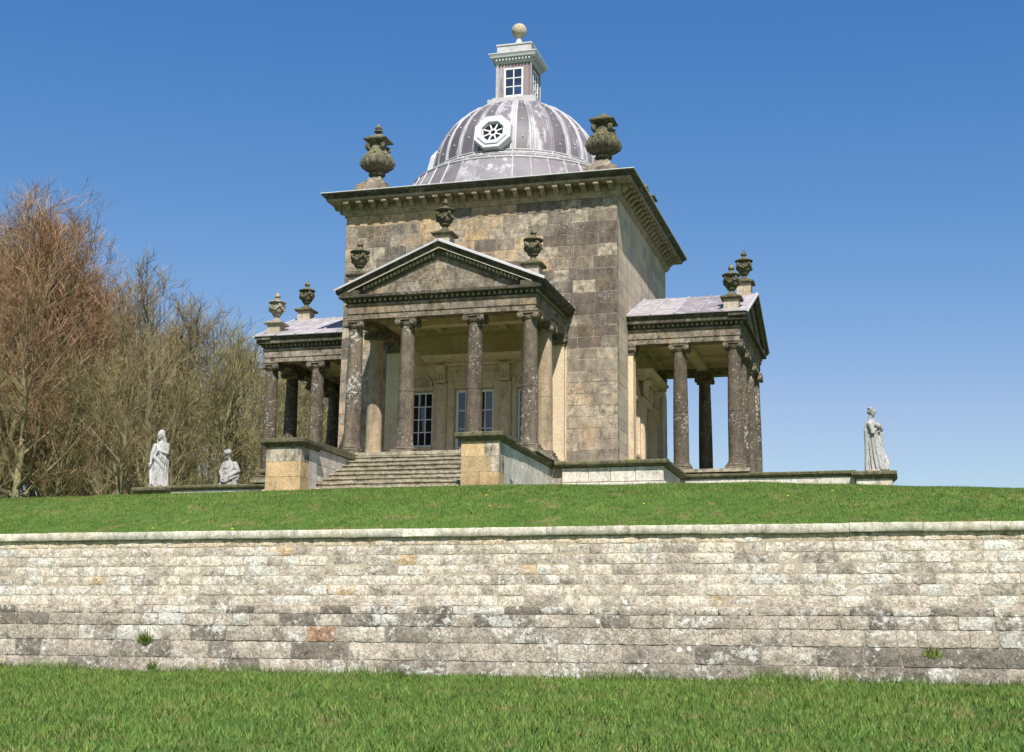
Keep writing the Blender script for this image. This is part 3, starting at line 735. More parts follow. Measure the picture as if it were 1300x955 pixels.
# side eaves (cyma and gutter) from the front to the wall
EX, EZ, AZ, FY = S2 + .495, 4.80, 6.12, -A - PD - .495
eavm = []
for sx in (-1, 1):
    eav = MB(); pr_ = [(S2 - .2, 4.671), (S2 + .425, 4.671), (S2 + .44, 4.69), (S2 + .47, 4.73), (EX - .005, 4.765), (EX - .005, 4.79), (S2 - .2, 4.80)]
    eav.prism([(sx * x, z) for x, z in pr_], 'y', FY + .08, -A - .0); eavm.append(eav.mesh('eave', 'cornice', 30))
sl = math.atan2(AZ - EZ, EX); cs, sn = math.cos(sl), math.sin(sl); LS = math.hypot(EX, AZ - EZ)
# raking cornice: rake profile in (d perpendicular below the roof line, y)
def rake(prof, sx, s0=0., s1=1.):
    """prof: (depth below roof line, y) polygon, swept along the slope from eave (s0) to ridge (s1, mitred)"""
    vs = []
    for e in (0, 1):
        for d, y in prof:
            if e == 0:
                x, z = EX - s0, EZ + s0 * math.tan(sl) - d / cs
            else:
                x, z = 0., AZ - d / cs
            vs.append((sx * x, y, z))
    n = len(prof)
    return vs, [(i, (i + 1) % n, n + (i + 1) % n, n + i) for i in range(n)] + [tuple(range(n)), tuple(range(n, 2 * n))]
TY = -A - PD - .20      # tympanum face
rk = MB()
for sx in (-1, 1):
    rk.add(*rake([(.002, TY + .3), (.002, FY), (.03, FY + .004), (.075, FY + .05), (.095, FY + .065), (.095, TY + .3)], sx, .0))
    rk.add(*rake([(.0965, TY + .25), (.0965, FY + .075), (.185, FY + .08), (.19, FY + .19), (.19, TY + .25)], sx, .26))
    rk.add(*rake([(.1915, TY + .2), (.1915, FY + .22), (.235, FY + .235), (.315, FY + .25), (.34, FY + .265), (.34, TY + .2)], sx, .52))
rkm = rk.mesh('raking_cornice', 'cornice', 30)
bedm = MB()
for sx in (-1, 1):
    bedm.add(*rake([(.155, FY + .12), (.155, FY + .072), (.182, FY + .072), (.182, FY + .12)], sx, .36))
    n_ = 19
    for i in range(n_):
        x = .22 + (EX - 1.05) * i / (n_ - 1); zt = EZ + (EX - x) * math.tan(sl) - .205 / cs
        y0, y1 = FY + .19, FY + .2495; hw = .036
        bedm.add([(sx * (x + dx), y, zt - dx * math.tan(sl) - dz) for y in (y0, y1) for dx, dz in ((-hw, 0), (hw, 0), (hw, .085), (-hw, .085))],
                 [(0, 1, 2, 3), (4, 5, 6, 7), (0, 1, 5, 4), (1, 2, 6, 5), (2, 3, 7, 6), (3, 0, 4, 7)])
bedmm = bedm.mesh('raking_dentils', 'urn_plinth')
# tympanum stones
tym = []
def top_at(x): return EZ + (EX - abs(x)) * math.tan(sl) - .30 / cs
rows = [(4.67, 5.02, [-2.6, -1.75, -.95, -.1, .7, 1.6, 2.6]), (5.02, 5.36, [-1.7, -.6, .1, .95, 1.7]), (5.36, 5.90, [-.95, .95])]
for z0, z1, xs_ in rows:
    for a_, b_ in zip(xs_, xs_[1:]):
        pts = []
        N_ = 8
        tp = [(a_ + (b_ - a_) * i / N_) for i in range(N_ + 1)]
        tp = [x for x in tp if top_at(x) > z0 + .01]
        if len(tp) < 2: continue
        poly = [(tp[0] + .004, z0 + .004), (tp[-1] - .004, z0 + .004)] + [(x + (.004 if x == tp[0] else -.004 if x == tp[-1] else 0), min(z1 - .004, top_at(x))) for x in tp[::-1]]
        tym.append(MB().prism(poly, 'y', TY + random.uniform(-.006, .006), TY + .2).mesh('stone', 'entab'))
tback = MB().prism([(-2.7, 4.672), (2.7, 4.672), (0, 5.82)], 'y', TY + .02, TY + .18).mesh('tympanum', 'mortar_grey')
# roof
roofm = MB()
for sx in (-1, 1):
    roofm.prism([(sx * (EX + .01), EZ + .001), (0, AZ + .001), (0, AZ - .10), (sx * (EX - .25), EZ - .0)], 'y', FY + .5, -A + .0)
roofbase = roofm.mesh('roof', 'lead_roof')
NS = 5; Ly = -A - (FY - .02)
shm = {}
for sx in (-1, 1):
    m = MB(); wdt = Ly / NS
    dx, dz = .0, 0
    a0 = Vector((sx * (EX + .03), 0, EZ + .0)); a1 = Vector((0, 0, AZ + .012)); nrm_ = Vector((sx * sn, 0, cs))
    vs = []
    for y in (.004, wdt - .004):
        for p_ in (a0, a1):
            for o_ in (.006, .026): q = p_ + nrm_ * o_; vs.append((q.x, y, q.z))
    m.add(vs, [(0, 1, 3, 2), (4, 5, 7, 6), (0, 1, 5, 4), (2, 3, 7, 6), (1, 3, 7, 5), (0, 2, 6, 4)]); shm[sx] = m.mesh('lead_sheet', 'lead_roof')
    m = MB(); m.tube([a0 + nrm_ * .03, a1 + nrm_ * .03], .035, 8); shm[sx * 2] = m.mesh('lead_roll', 'lead_roll', 50)
    m = MB(); e0 = a0 + nrm_ * .03; e1 = a1 + nrm_ * .03
    vs = [(q.x, y, q.z + dz_) for q in (e0, e1) for y, dz_ in ((FY - .035, -.055), (FY + .06, -.02), (FY + .06, .012), (FY - .035, .004))]
    m.add(vs, [(i, (i + 1) % 4, 4 + (i + 1) % 4, 4 + i) for i in range(4)] + [(0, 1, 2, 3), (4, 5, 6, 7)]); shm[sx * 3] = m.mesh('flashing', 'lead_white')
# ceiling, platform
ceil = MB().box(-S2 + .215, S2 - .215, -A - PD + .215, -A - .002, 4.36, 4.6)
for x0, x1, y0, y1 in ((-S2 + .212, S2 - .212, -A - PD + .212, -A - PD + .40), (-S2 + .212, S2 - .212, -A - .19, -A - .003), (-S2 + .212, -S2 + .40, -A - PD + .401, -A - .191), (S2 - .40, S2 - .212, -A - PD + .401, -A - .191)):
    ceil.box(x0, x1, y0, y1, 4.22, 4.359)
for y in (-A - MD,): ceil.box(-S2 + .401, S2 - .401, y - .17, y + .17, 4.10, 4.3595)
for x in (-S1, S1): ceil.box(x - .10, x + .10, -A - PD + .401, -A - MD - .171, 4.24, 4.3596).box(x - .10, x + .10, -A - MD + .171, -A - .191, 4.24, 4.3596)
ceilm = ceil.mesh('ceiling', 'tan')
flo = MB().box(-3.0, 3.0, -A - PD - .42, -A - .001, -.10, 0.).mesh('floor_slab', 'step')
plat = MB().box(-2.75, 2.75, -A - PD - .30, -A - 1.2, -2.2, -.101).mesh('platform', 'white_base')
def step_mesh(i):
    m = MB(); z1 = -.10 - .178 * (i + 1) + .178 * .45; z1 = -.09 - .176 * (i + 0) - .09; y1 = -8.20; y0 = -8.23 - .43 * (i + 1); n = 12; vs = []
    prof = [(y1 - .43 * i + .2, z1 - .22), (y0 + .03, z1 - .22), (y0 + .03, z1 - .05), (y0 + .008, z1 - .045), (y0, z1 - .03), (y0 + .004, z1 - .006), (y0 + .02, z1), (y1 - .43 * i + .2, z1 + .002)]
    k = len(prof); ph = random.uniform(0, 9)
    for j in range(n + 1):
        x = -2.2 + 4.4 * j / n; d = .012 * mnoise.noise(Vector((x * 1.3, ph, 0)))
        for q, (y, z) in enumerate(prof): vs.append((x, y + random.uniform(-.004, .004), z + (d if 2 <= q else 0)))
    return m.add(vs, [(j * k + q, (j + 1) * k + q, (j + 1) * k + (q + 1) % k, j * k + (q + 1) % k) for j in range(n) for q in range(k)] + [tuple(range(k)), tuple(n * k + q for q in range(k))]).mesh('step', 'step')
steps = [step_mesh(i) for i in range(8)]

# doors, windows and the carved surround
def glazing(x0, x1, z0, z1, nx, nz, st, bar, y):
    f = MB(); f.box(x0, x0 + st, y - .03, y + .04, z0, z1).box(x1 - st, x1, y - .03, y + .04, z0, z1).box(x0 + st, x1 - st, y - .03, y + .04, z0, z0 + st).box(x0 + st, x1 - st, y - .03, y + .04, z1 - st, z1)
    bars = []; panes = []; X0, X1, Z0, Z1 = x0 + st, x1 - st, z0 + st, z1 - st
    for i in range(1, nx): x = X0 + (X1 - X0) * i / nx; bars.append(MB().box(x - bar, x + bar, y - .018, y + .02, Z0, Z1))
    for j in range(1, nz):
        z = Z0 + (Z1 - Z0) * j / nz
        for i in range(nx):
            a_ = X0 + (X1 - X0) * i / nx + (bar if i else 0); b_ = X0 + (X1 - X0) * (i + 1) / nx - (bar if i < nx - 1 else 0); bars.append(MB().box(a_, b_, y - .016, y + .019, z - bar, z + bar))
    for i in range(nx):
        for j in range(nz):
            a_ = X0 + (X1 - X0) * i / nx; b_ = X0 + (X1 - X0) * (i + 1) / nx; c_ = Z0 + (Z1 - Z0) * j / nz; d_ = Z0 + (Z1 - Z0) * (j + 1) / nz
            panes.append(MB().box(a_ + .006, b_ - .006, y + .004, y + .010, c_ + .006, d_ - .006).xf(Matrix.Translation(((a_ + b_) / 2, y, (c_ + d_) / 2)) @ Matrix.Rotation(R(random.uniform(-1.2, 1.2)), 4, 'Z') @ Matrix.Rotation(R(random.uniform(-1, 1)), 4, 'X') @ Matrix.Translation((-(a_ + b_) / 2, -y, -(c_ + d_) / 2))))
    return f, bars, panes
GL = []
for nm, x0, x1, z0, z1, nx, nz, st in (('window', -2.11, -1.37, .70, 2.41, 3, 4, .05), ('window', 1.37, 2.11, .70, 2.41, 3, 4, .05), ('door', -.63, -.002, .0, 2.45, 2, 4, .085), ('door', .002, .63, .0, 2.45, 2, 4, .085)):
    f, b, p_ = glazing(x0, x1, z0, z1, nx, nz, st, .014, -4.38)
    GL.append((nm, f.mesh(nm, 'white_paint'), [q.mesh('glazing_bar', 'white_paint') for q in b], [q.mesh('pane', 'pane') for q in p_]))
sur = MB()
for sx in (-1, 1):
    b = lambda x0, x1, y, z0, z1: sur.box(*sorted((sx * x0, sx * x1)), -A - y, -A - .0, z0, z1)
    b(.64, .86, .10, .0, 2.46); b(.87, 1.20, .16, .0, 2.62); b(.92, 1.15, .185, .12, 2.55); b(.845, 1.24, .20, .0, .10)
    b(1.21, 1.34, .07, .0, 2.75); b(2.14, 2.24, .07, .35, 2.62); b(1.345, 2.135, .12, .58, .67); b(1.345, 2.135, .07, 2.44, 2.56)
    # shell niche arch over the side window
    for i in range(11):
        a0 = math.pi * i / 11; a1 = math.pi * (i + 1) / 11; c_ = (sx * 1.74, 2.57)
        sur.prism([(c_[0] + r * math.cos(t), c_[1] + r * math.sin(t)) for r, t in ((.31, a0), (.38, a0), (.38, a1), (.31, a1))], 'y', -A - .08, -A - .001)
        sur.prism([(c_[0] + .02 * math.cos((a0 + a1) / 2), c_[1]), (c_[0] + .30 * math.cos(a0 + .04), c_[1] + .30 * math.sin(a0 + .04)), (c_[0] + .30 * math.cos(a1 - .04), c_[1] + .30 * math.sin(a1 - .04))], 'y', -A - .03, -A - .001)
    # console bracket
    sur.prism([(-A - .16, 2.66), (-A - .22, 2.64), (-A - .24, 2.72), (-A - .21, 2.80), (-A - .24, 2.95), (-A - .33, 3.05), (-A - .38, 3.16), (-A - .16, 3.16)], 'x', *sorted((sx * .90, sx * 1.17)))
    sur.tube([(sx * .88, -A - .32, 3.10), (sx * 1.19, -A - .32, 3.10)], .055, 10); sur.tube([(sx * .88, -A - .22, 2.70), (sx * 1.19, -A - .22, 2.70)], .045, 10)
    for i in range(3): sur.box(*sorted((sx * (.92 + i * .085), sx * (.97 + i * .085))), -A - .265, -A - .165, 2.74, 3.02)
    # drop of husks below the console
    for i in range(5): sur.ball((sx * 1.035, -A - .20, 2.52 - i * .11), (.07 - .008 * i, .04, .06), 7, 5)
sur.box(-.86, .86, -A - .10, -A, 2.465, 2.70).box(-.90, .90, -A - .14, -A, 2.701, 2.78)
sur.box(-.88, .88, -A - .12, -A, 2.781, 3.16)
for i in range(13): sur.ball((-.72 + .12 * i, -A - .13, 2.97), (.05, .03, .07 + .02 * math.sin(i * 2)), 6, 5)
sur.sweep([(-1.22, -A - .0), (-1.22, -A - .14), (1.22, -A - .14), (1.22, -A - .0)], [(-.12, 3.165), (.08, 3.165), (.10, 3.22), (.22, 3.26), (.32, 3.275), (.32, 3.36), (.36, 3.39), (.40, 3.46), (-.12, 3.48)], False)
surm = sur.mesh('door_surround', 'tan', 30)

def part(name, me, M, parent=None): return mk(name, me, parent or T, M)
SIDES = {0: 'front', 1: 'right', 3: 'left'}
for k in (0, 1, 3):
    M = ROT(k); side = SIDES[k]
    for i, (x, y) in enumerate([(-S2, -A - PD), (-S1, -A - PD), (S1, -A - PD), (S2, -A - PD), (-S2, -A - MD), (S2, -A - MD)]):
        o = part('column', sht if i > 3 and k == 0 else shd, M @ Matrix.Translation((x, y, 0)))
        Rt = Matrix.Rotation(R(random.choice([0, 90, 180, 270])), 4, 'Z'); mk('capital', capm, o, Rt); mk('base', bse, o, Rt)
    for x in (-S2, S2):
        o = part('pilaster', pil, M @ Matrix.Translation((x, 0, 0))); mk('capital', pcapm, o); mk('base', pbm, o)
    en = part('architrave', arch, M); co = part('cornice', corn, M); tag(mk('dentils', dentm, co), kind='stuff'); [mk('eave', q, co) for q in eavm]
    pe = part('pediment', tback, M); mk('raking_cornice', rkm, pe); tag(mk('raking_dentils', bedmm, pe), kind='stuff')
    for me in tym: mk('stone', me, pe)
    ro = part('portico_roof', roofbase, M)
    for sx in (-1, 1):
        for i in range(NS): mk('lead_sheet', shm[sx], ro, Matrix.Translation((0, FY - .02 + Ly / NS * i, 0)))
        for i in range(NS + 1): mk('lead_roll', shm[sx * 2], ro, Matrix.Translation((0, FY + .03 + (Ly - .07) / NS * i, 0)))
        mk('flashing', shm[sx * 3], ro)
    part('ceiling', ceilm, M); part('floor_slab', flo, M); part('platform', plat, M)
    part('door_surround', surm, M)
    for nm, fm, bs, ps in GL:
        o = part(nm, fm, M)
        for b in bs: mk('glazing_bar', b, o)
        for p_ in ps: mk('pane', p_, o)
    for st in steps: part('step', st, M)

# --- terrace plinth round the block
HT = 6.35
for k in range(4):
    M = ROT(k)
    pl = part('terrace_wall', MB().box(-HT + .32, HT - .32, -HT + .32, -A + .3, -2.2, -.20).mesh('terrace_wall', 'mortar_grey'), M)
    part('terrace_paving', MB().box(-HT + .25, HT - .25, -HT + .25, -4.26, -.21 + .003 * k, -.105 + .003 * k).mesh('terrace_paving', 'step'), M)
    for s0, s1 in ((-HT, -3.0), (3.0, HT)):
        m = MB(); xa, xb = s0, s1
        prof = [(.25, -.29), (-.055, -.29), (-.08, -.26), (-.14, -.235), (-.15, -.20), (-.15, -.15), (-.13, -.125), (.25, -.115)]
        nseg = 4
        for i in range(nseg):
            a_ = xa + (xb - xa) * i / nseg + .003; b_ = xa + (xb - xa) * (i + 1) / nseg - .003
            a_ += .15 if (i == 0 and s0 < 0) else 0; b_ -= .15 if (i == nseg - 1 and s0 > 0) else 0
            qa = (-HT + .2, ) ; dz = random.uniform(-.008, .008)
            mit0 = .15 if (i == 0 and s0 < 0) else 0; mit1 = .15 if (i == nseg - 1 and s0 > 0) else 0
            vs = [(a_ - (mit0 + 0 if mit0 else 0) * 0 + (y_ if mit0 else 0), -HT + .2 + y_, z_ + dz) for y_, z_ in prof] + [(b_ - (y_ if mit1 else 0), -HT + .2 + y_, z_ + dz) for y_, z_ in prof]
            n_ = len(prof)
            MB().add(vs, [(q, (q + 1) % n_, n_ + (q + 1) % n_, n_ + q) for q in range(n_)] + [tuple(range(n_)), tuple(range(n_, 2 * n_))]).obj('coping_stone', 'coping_dark', pl, 0, False, None)
        rows_ = [(-.735, -.30, .0, [0, .26, .48, .72, 1]), (-1.12, -.745, -.07, [0, .15, .37, .62, .85, 1]), (-1.7, -1.13, -.12, [0, .3, .6, 1])]
        for z0, z1, dy, cuts in rows_:
            for a_, b_ in zip(cuts, cuts[1:]):
                x0 = xa + .19 + (xb - xa - .38) * a_ ; x1 = xa + .19 + (xb - xa - .38) * b_
                if b_ == 1 and s0 > 0: x1 = HT - .21 - dy
                if a_ == 0 and s0 < 0: x0 = -HT + .21 + dy
                ablock(x0, x1, z0, z1, None, .004, -HT + .21 + dy, -HT + .5, .02, random.uniform(-.008, .008)).obj('stone', 'white_base', pl)

# ------------------------------------------------------------------ stair walls with end piers
def stair_wall(k, sx, label, pier_mat, wall_mat='white_base'):
    """wall along local Y beside the steps; built facing -Y at x = sx*2.6, turned by k"""
    M = ROT(k); root = thing('stair_wall', M @ Vector((sx * 2.6, -9.5, -1.7)), label, 'wall', 'walls flanking the temple steps', k * math.pi / 2)
    L = Matrix.Translation((-sx * 2.6, 9.5, 1.7))
    def P(m, name, mat, smooth=0): return m.obj(name, mat, root, smooth, False, L)
    X = lambda a_, b_: tuple(sorted((sx * a_, sx * b_)))
    x0, x1 = 2.24, 2.86
    P(MB().box(*X(x0 + .05, x1 - .03), -11.4, -5.9, -2.2, -.30), 'wall_core', 'mortar_grey')
    for z0, z1, d in ((-.71, -.30, .0), (-1.16, -.72, .05), (-1.9, -1.17, .10)):
        y = -11.28; 
        while y < -6.05:
            y1 = min(-6.02, y + random.uniform(.75, 1.3)); y1 = -6.02 if -6.02 - y1 < .4 else y1
            P(MB().box(*X(x0 + .0, x1 + d + random.uniform(-.006, .006)), y + .004, y1 - .004, z0 + .004, z1 - .004), 'stone', wall_mat); y = y1
    y = -11.3
    while y < -6.0:
        y1 = min(-5.9, y + random.uniform(1.0, 1.5)); y1 = -5.9 if -5.9 - y1 < .5 else y1
        dz = random.uniform(-.006, .006)
        pr_ = [(x0 - .06, -.29), (x1 + .02, -.29), (x1 + .04, -.25), (x1 + .10, -.22), (x1 + .11, -.16), (x1 + .09, -.135), (x0 - .06, -.12)]
        P(MB().prism([(sx * x, z + dz) for x, z in pr_], 'y', y + .003, y1 - .003), 'coping_stone', 'coping_dark'); y = y1
    # pier
    a_, b_ = 2.15, 3.13; f_, r_ = -12.32, -11.30
    P(MB().box(*X(a_ + .03, b_ - .03), f_ + .03, r_ - .03, -2.2, -.42), 'pier_core', 'mortar_grey')
    for z0, z1, cuts in ((-.80, -.42, (0, .62, 1)), (-1.19, -.80, (0, .42, 1) if sx < 0 else (0, .78, 1)), (-1.75, -1.19, (0, .5, 1))):
        for u, v in zip(cuts, cuts[1:]):
            xa, xb = a_ + (b_ - a_) * u, a_ + (b_ - a_) * v
            if sx < 0: xa, xb = a_ + (b_ - a_) * (1 - v), a_ + (b_ - a_) * (1 - u)
            m = MB(); xs_ = X(xa + .003, xb - .003); o_ = random.uniform(-.006, .006)
            m.box(xs_[0], xs_[1], f_ + o_, f_ + .5, z0 + .003, z1 - .003); P(m, 'stone', 'pier_pale' if (z0 > -.85 and (sx < 0 or u > .5)) or (sx > 0 and u > .5 and z0 > -1.3) else pier_mat)
            P(MB().box(xs_[0], xs_[1], f_ + .506, r_ - .003, z0 + .003, z1 - .003), 'stone', wall_mat)
    c_ = [(-.05, -.425), (.03, -.425), (.05, -.385), (.08, -.37), (.13, -.31), (.135, -.27), (.135, -.225), (.10, -.205), (-.05, -.20)]
    xl, xr = X(a_, b_)
    P(MB().sweep([(xl, f_), (xr, f_), (xr, r_), (xl, r_)], c_, True), 'pier_cap', 'coping_dark', 30)
    P(MB().box(xl + .02, xr - .02, f_ + .02, r_ - .02, -.36, -.199), 'pier_top', 'coping_dark')
    return M @ Vector((sx * 2.64, -11.81, -.20))
stair_wall(0, -1, 'low stone wall and block pier left of the front steps', 'pier')
stair_wall(0, 1, 'low stone wall and orange block pier right of the front steps', 'pier')
SR = stair_wall(1, -1, 'low terrace wall running right from the temple to the statue pedestal', 'pier')
SL = stair_wall(3, 1, 'low terrace wall running left from the temple under the taller left statue', 'pier')
SL2 = stair_wall(3, -1, 'rear left terrace wall and pier carrying the partly hidden statue', 'pier')

# ------------------------------------------------------------------ urns
def small_urn(loc, label, mat='urn', rz=0., sc=1.):
    g = thing('urn', loc, label, 'urn', 'small garlanded urns on the portico roofs', rz); g.scale = (sc,) * 3
    MB().box(-.23, .23, -.23, .23, -.35, .20).obj('plinth', 'urn_plinth', g)
    MB().frustum((0, 0), .30, .33, .201, .235).frustum((0, 0), .33, .33, .2355, .275).frustum((0, 0), .31, .22, .2755, .33).obj('plinth_cap', mat if mat != 'urn_grey' else 'urn_grey', g)
    MB().lathe([(.20, .331), (.20, .365), (.17, .39), (.10, .43), (.08, .49), (.09, .52), (.15, .55), (.15, .57)], 18).obj('foot', mat, g, 40)
    b = MB().lathe([(.10, .571), (.17, .61), (.215, .69), (.225, .78), (.205, .87), (.18, .93), (.19, .96)], 24, mod=lambda a, z: 1 + .05 * math.cos(a * 12) * (z < .75)).obj('bowl', mat, g, 50)
    ga = MB()
    for i in range(34):
        a = 2 * math.pi * i / 34; sag = .05 * math.cos(a * 4); r = .225 + random.uniform(-.01, .02)
        ga.ball((r * math.cos(a), r * math.sin(a), .78 - sag + random.uniform(-.02, .02)), random.uniform(.035, .06), 6, 4)
        if i % 2: ga.ball((r * math.cos(a), r * math.sin(a), .86 - sag), random.uniform(.025, .045), 6, 4)
    for i in range(4):
        a = math.pi / 4 + i * math.pi / 2; ga.ball((.25 * math.cos(a), .25 * math.sin(a), .87), (.05, .05, .07), 7, 5)
    ga.obj('garland', mat, b, 60)
    l = MB().lathe([(.19, .961), (.285, .975), (.30, 1.0), (.27, 1.03), (.16, 1.07), (.10, 1.10), (.07, 1.13), (.065, 1.16)], 22).obj('lid', mat, g, 40)
    MB().lathe([(.05, 1.161), (.085, 1.19), (.10, 1.23), (.085, 1.27), (.05, 1.30), (.045, 1.33), (.02, 1.37)], 14, mod=lambda a, z: 1 + .07 * math.cos(a * 8 + z * 30)).obj('finial', mat, l, 50)
UY = -7.70
small_urn((0, UY, 6.20), 'mossy garlanded urn on the apex of the front pediment')
small_urn((-S2 + .0, UY, 5.10), 'dark garlanded urn on the left corner of the front pediment')
small_urn((S2 + .04, UY, 5.10), 'garlanded urn on the right corner of the front pediment')
small_urn((7.74, -S2 + .05, 5.10), 'dark urn on the near corner of the right portico roof', rz=math.pi / 2)
small_urn((7.85, 0, 6.28), 'urn on the right portico apex, behind the near corner urn', rz=math.pi / 2)
small_urn((-7.74, -S2 + .05, 5.10), 'pale grey urn on the near corner of the left portico roof', 'urn_grey', rz=math.pi / 2)
small_urn((-7.85, 0, 6.20), 'dark urn on the left portico apex, right of the pale urn', rz=math.pi / 2)
def big_urn(loc, label, finial, rz=0.):
    g = thing('large_urn', loc, label, 'urn', 'large bulbous urns on the main roof corners', rz)
    MB().frustum((0, 0), .56, .54, -.1, .10).frustum((0, 0), .52, .33, .101, .26).frustum((0, 0), .33, .18, .2605, .46).obj('pedestal', 'entab', g)
    MB().lathe([(.16, .461), (.15, .50), (.19, .53), (.27, .55), (.285, .58), (.26, .61), (.20, .63), (.19, .66), (.22, .69)], 24).obj('foot', 'urn', g, 40)
    b = MB().lathe([(.22, .691), (.33, .73), (.46, .81), (.51, .91), (.51, 1.01), (.47, 1.13), (.405, 1.24), (.34, 1.34), (.285, 1.43), (.255, 1.51), (.24, 1.60)], 48,
                   mod=lambda a, z: 1 + (.045 * abs(math.cos(a * 8)) - .02) * (1 if z < 1.35 else .3)).obj('body', 'urn', g, 60)
    lf = MB()
    for i in range(16):
        a = i * math.pi / 8; ca, sa = math.cos(a), math.sin(a)
        pts = [(r * ca, r * sa, z) for r, z in ((.36, .75), (.50, .86), (.535, .96), (.50, 1.09), (.42, 1.23), (.34, 1.33))]
        lf.tube(pts, [.03, .06, .07, .06, .045, .02] if i % 2 else [.02, .045, .05, .04, .03, .012], 6)
    for i in range(40):
        a = random.uniform(0, 6.28); z = random.uniform(.85, 1.3); r = np.interp(z, [.73, .84, .97, 1.09, 1.2, 1.31], [.33, .48, .515, .49, .43, .36]) + .01
        lf.ball((r * math.cos(a), r * math.sin(a), z), random.uniform(.02, .05), 6, 4)
    lf.obj('leaf_carving', 'urn', b, 60)
    for i in range(4):
        hd = MB()
        a = math.pi / 4 + i * math.pi / 2; ca, sa = math.cos(a), math.sin(a)
        hd.tube([(r * ca, r * sa, z) for r, z in ((.26, 1.38), (.34, 1.44), (.40, 1.50), (.41, 1.56), (.33, 1.575), (.22, 1.55))], [.06, .075, .08, .07, .06, .06], 7)
        hd.obj('scroll_handle', 'urn', b, 60)
    l = MB().lathe([(.245, 1.57), (.27, 1.59), (.27, 1.615), (.23, 1.63)], 20).frustum((0, 0), .17, .25, 1.631, 1.69).frustum((0, 0), .25, .37, 1.6905, 1.745).frustum((0, 0), .39, .40, 1.7455, 1.785).frustum((0, 0), .38, .24, 1.7855, 1.88).frustum((0, 0), .235, .12, 1.8805, 1.98).obj('lid', 'urn', g)
    if finial: MB().lathe([(.085, 1.981), (.075, 2.01), (.085, 2.05), (.15, 2.09), (.15, 2.12), (.09, 2.15), (.12, 2.20), (.12, 2.24), (.07, 2.29), (.06, 2.31), (.02, 2.37)], 16).obj('finial', 'urn', l, 40)
    else: MB().ball((0, 0, 1.99), (.12, .12, .075), 10, 6).obj('finial_stub', 'urn', l, 60)
big_urn((-3.78, -3.78, 9.40), 'large mossy urn with a tall finial on the left roof corner', True)
big_urn((3.92, -3.78, 9.33), 'largest bulbous urn with a broken finial on the near right roof corner', False)
big_urn((3.85, 3.85, 9.25), 'mossy urn peeping over the far right eave of the main roof', True)

# ------------------------------------------------------------------ statues
def loft(m, rings, n=56, fold=None):
    """rings: (z, cx, cy, ax, ay); fold(a, z) scales the radius"""
    vs = []; fs = []
    for z, cx_, cy_, ax, ay in rings:
        for i in range(n):
            a = 2 * math.pi * i / n; k = fold(a, z) if fold else 1
            vs.append((cx_ + ax * k * math.cos(a), cy_ + ay * k * math.sin(a), z))
    for j in range(len(rings) - 1):
        for i in range(n): q = (i + 1) % n; fs.append((j * n + i, j * n + q, (j + 1) * n + q, (j + 1) * n + i))
    fs += [tuple(range(n))[::-1], tuple((len(rings) - 1) * n + i for i in range(n))]
    return m.add(vs, fs)
def refine(keys, step=.03):
    zs = np.arange(keys[0][0], keys[-1][0] + 1e-6, step); k = np.array(keys)
    def sm(c):   # smooth interpolation
        t = np.interp(zs, k[:, 0], k[:, c]); return np.convolve(np.pad(t, 2, 'edge'), np.ones(5) / 5, 'valid')
    return list(zip(zs, sm(1), sm(2), sm(3), sm(4)))
def head(m, c, yaw, tilt=0., hood=False, turban=False):
    h = MB()
    h.ball((0, 0, 0), (.088, .105, .132), 20, 14); h.ball((0, -.03, -.06), (.065, .075, .075), 14, 10)       # skull, jaw
    h.tube([(0, -.095, .035), (0, -.125, -.02), (0, -.10, -.03)], [.014, .022, .015], 8)                    # nose
    h.ball((0, -.088, -.075), (.032, .022, .013), 10, 6); h.ball((0, -.078, -.115), (.03, .03, .025), 10, 6) # mouth, chin
    for sx in (-1, 1): h.ball((sx * .036, -.088, .018), (.02, .013, .012), 8, 6); h.tube([(sx * .06, -.085, .042), (sx * .015, -.106, .044)], .012, 6); h.ball((sx * .09, .01, -.01), (.014, .025, .035), 8, 6)
    h.ball((0, .025, .03), (.103, .108, .118), 18, 12)                                                        # hair
    for i in range(14):
        a = random.uniform(0, 6.28); h.ball((.092 * math.cos(a), .03 + .09 * math.sin(a) * (1 if math.sin(a) > 0 else .3), .06 + random.uniform(-.04, .06)), .035, 8, 6)
    if hood: h.ball((0, .035, .03), (.125, .12, .145), 18, 12); h.tube([(-.10, .0, .02), (-.125, .03, -.12), (-.15, .05, -.3)], [.05, .06, .07], 10); h.tube([(.10, .0, .02), (.12, .03, -.12), (.13, .05, -.3)], [.045, .055, .07], 10)
    elif turban:
        for zz, rr in ((.05, .115), (.10, .11), (.14, .08)): h.tube([(rr * math.cos(t) , .02 + rr * math.sin(t), zz + .02 * math.sin(t * 2)) for t in np.linspace(0, 6.28, 15)], .034, 8)
    else: h.ball((0, .09, .0), (.07, .065, .07), 10, 8)
    h.tube([(0, .02, -.10), (0, .03, -.20), (0, .04, -.30)], [.058, .056, .075], 12)
    return m.join(h.xf(Matrix.Translation(c) @ Matrix.Rotation(yaw, 4, 'Z') @ Matrix.Rotation(tilt, 4, 'X')))
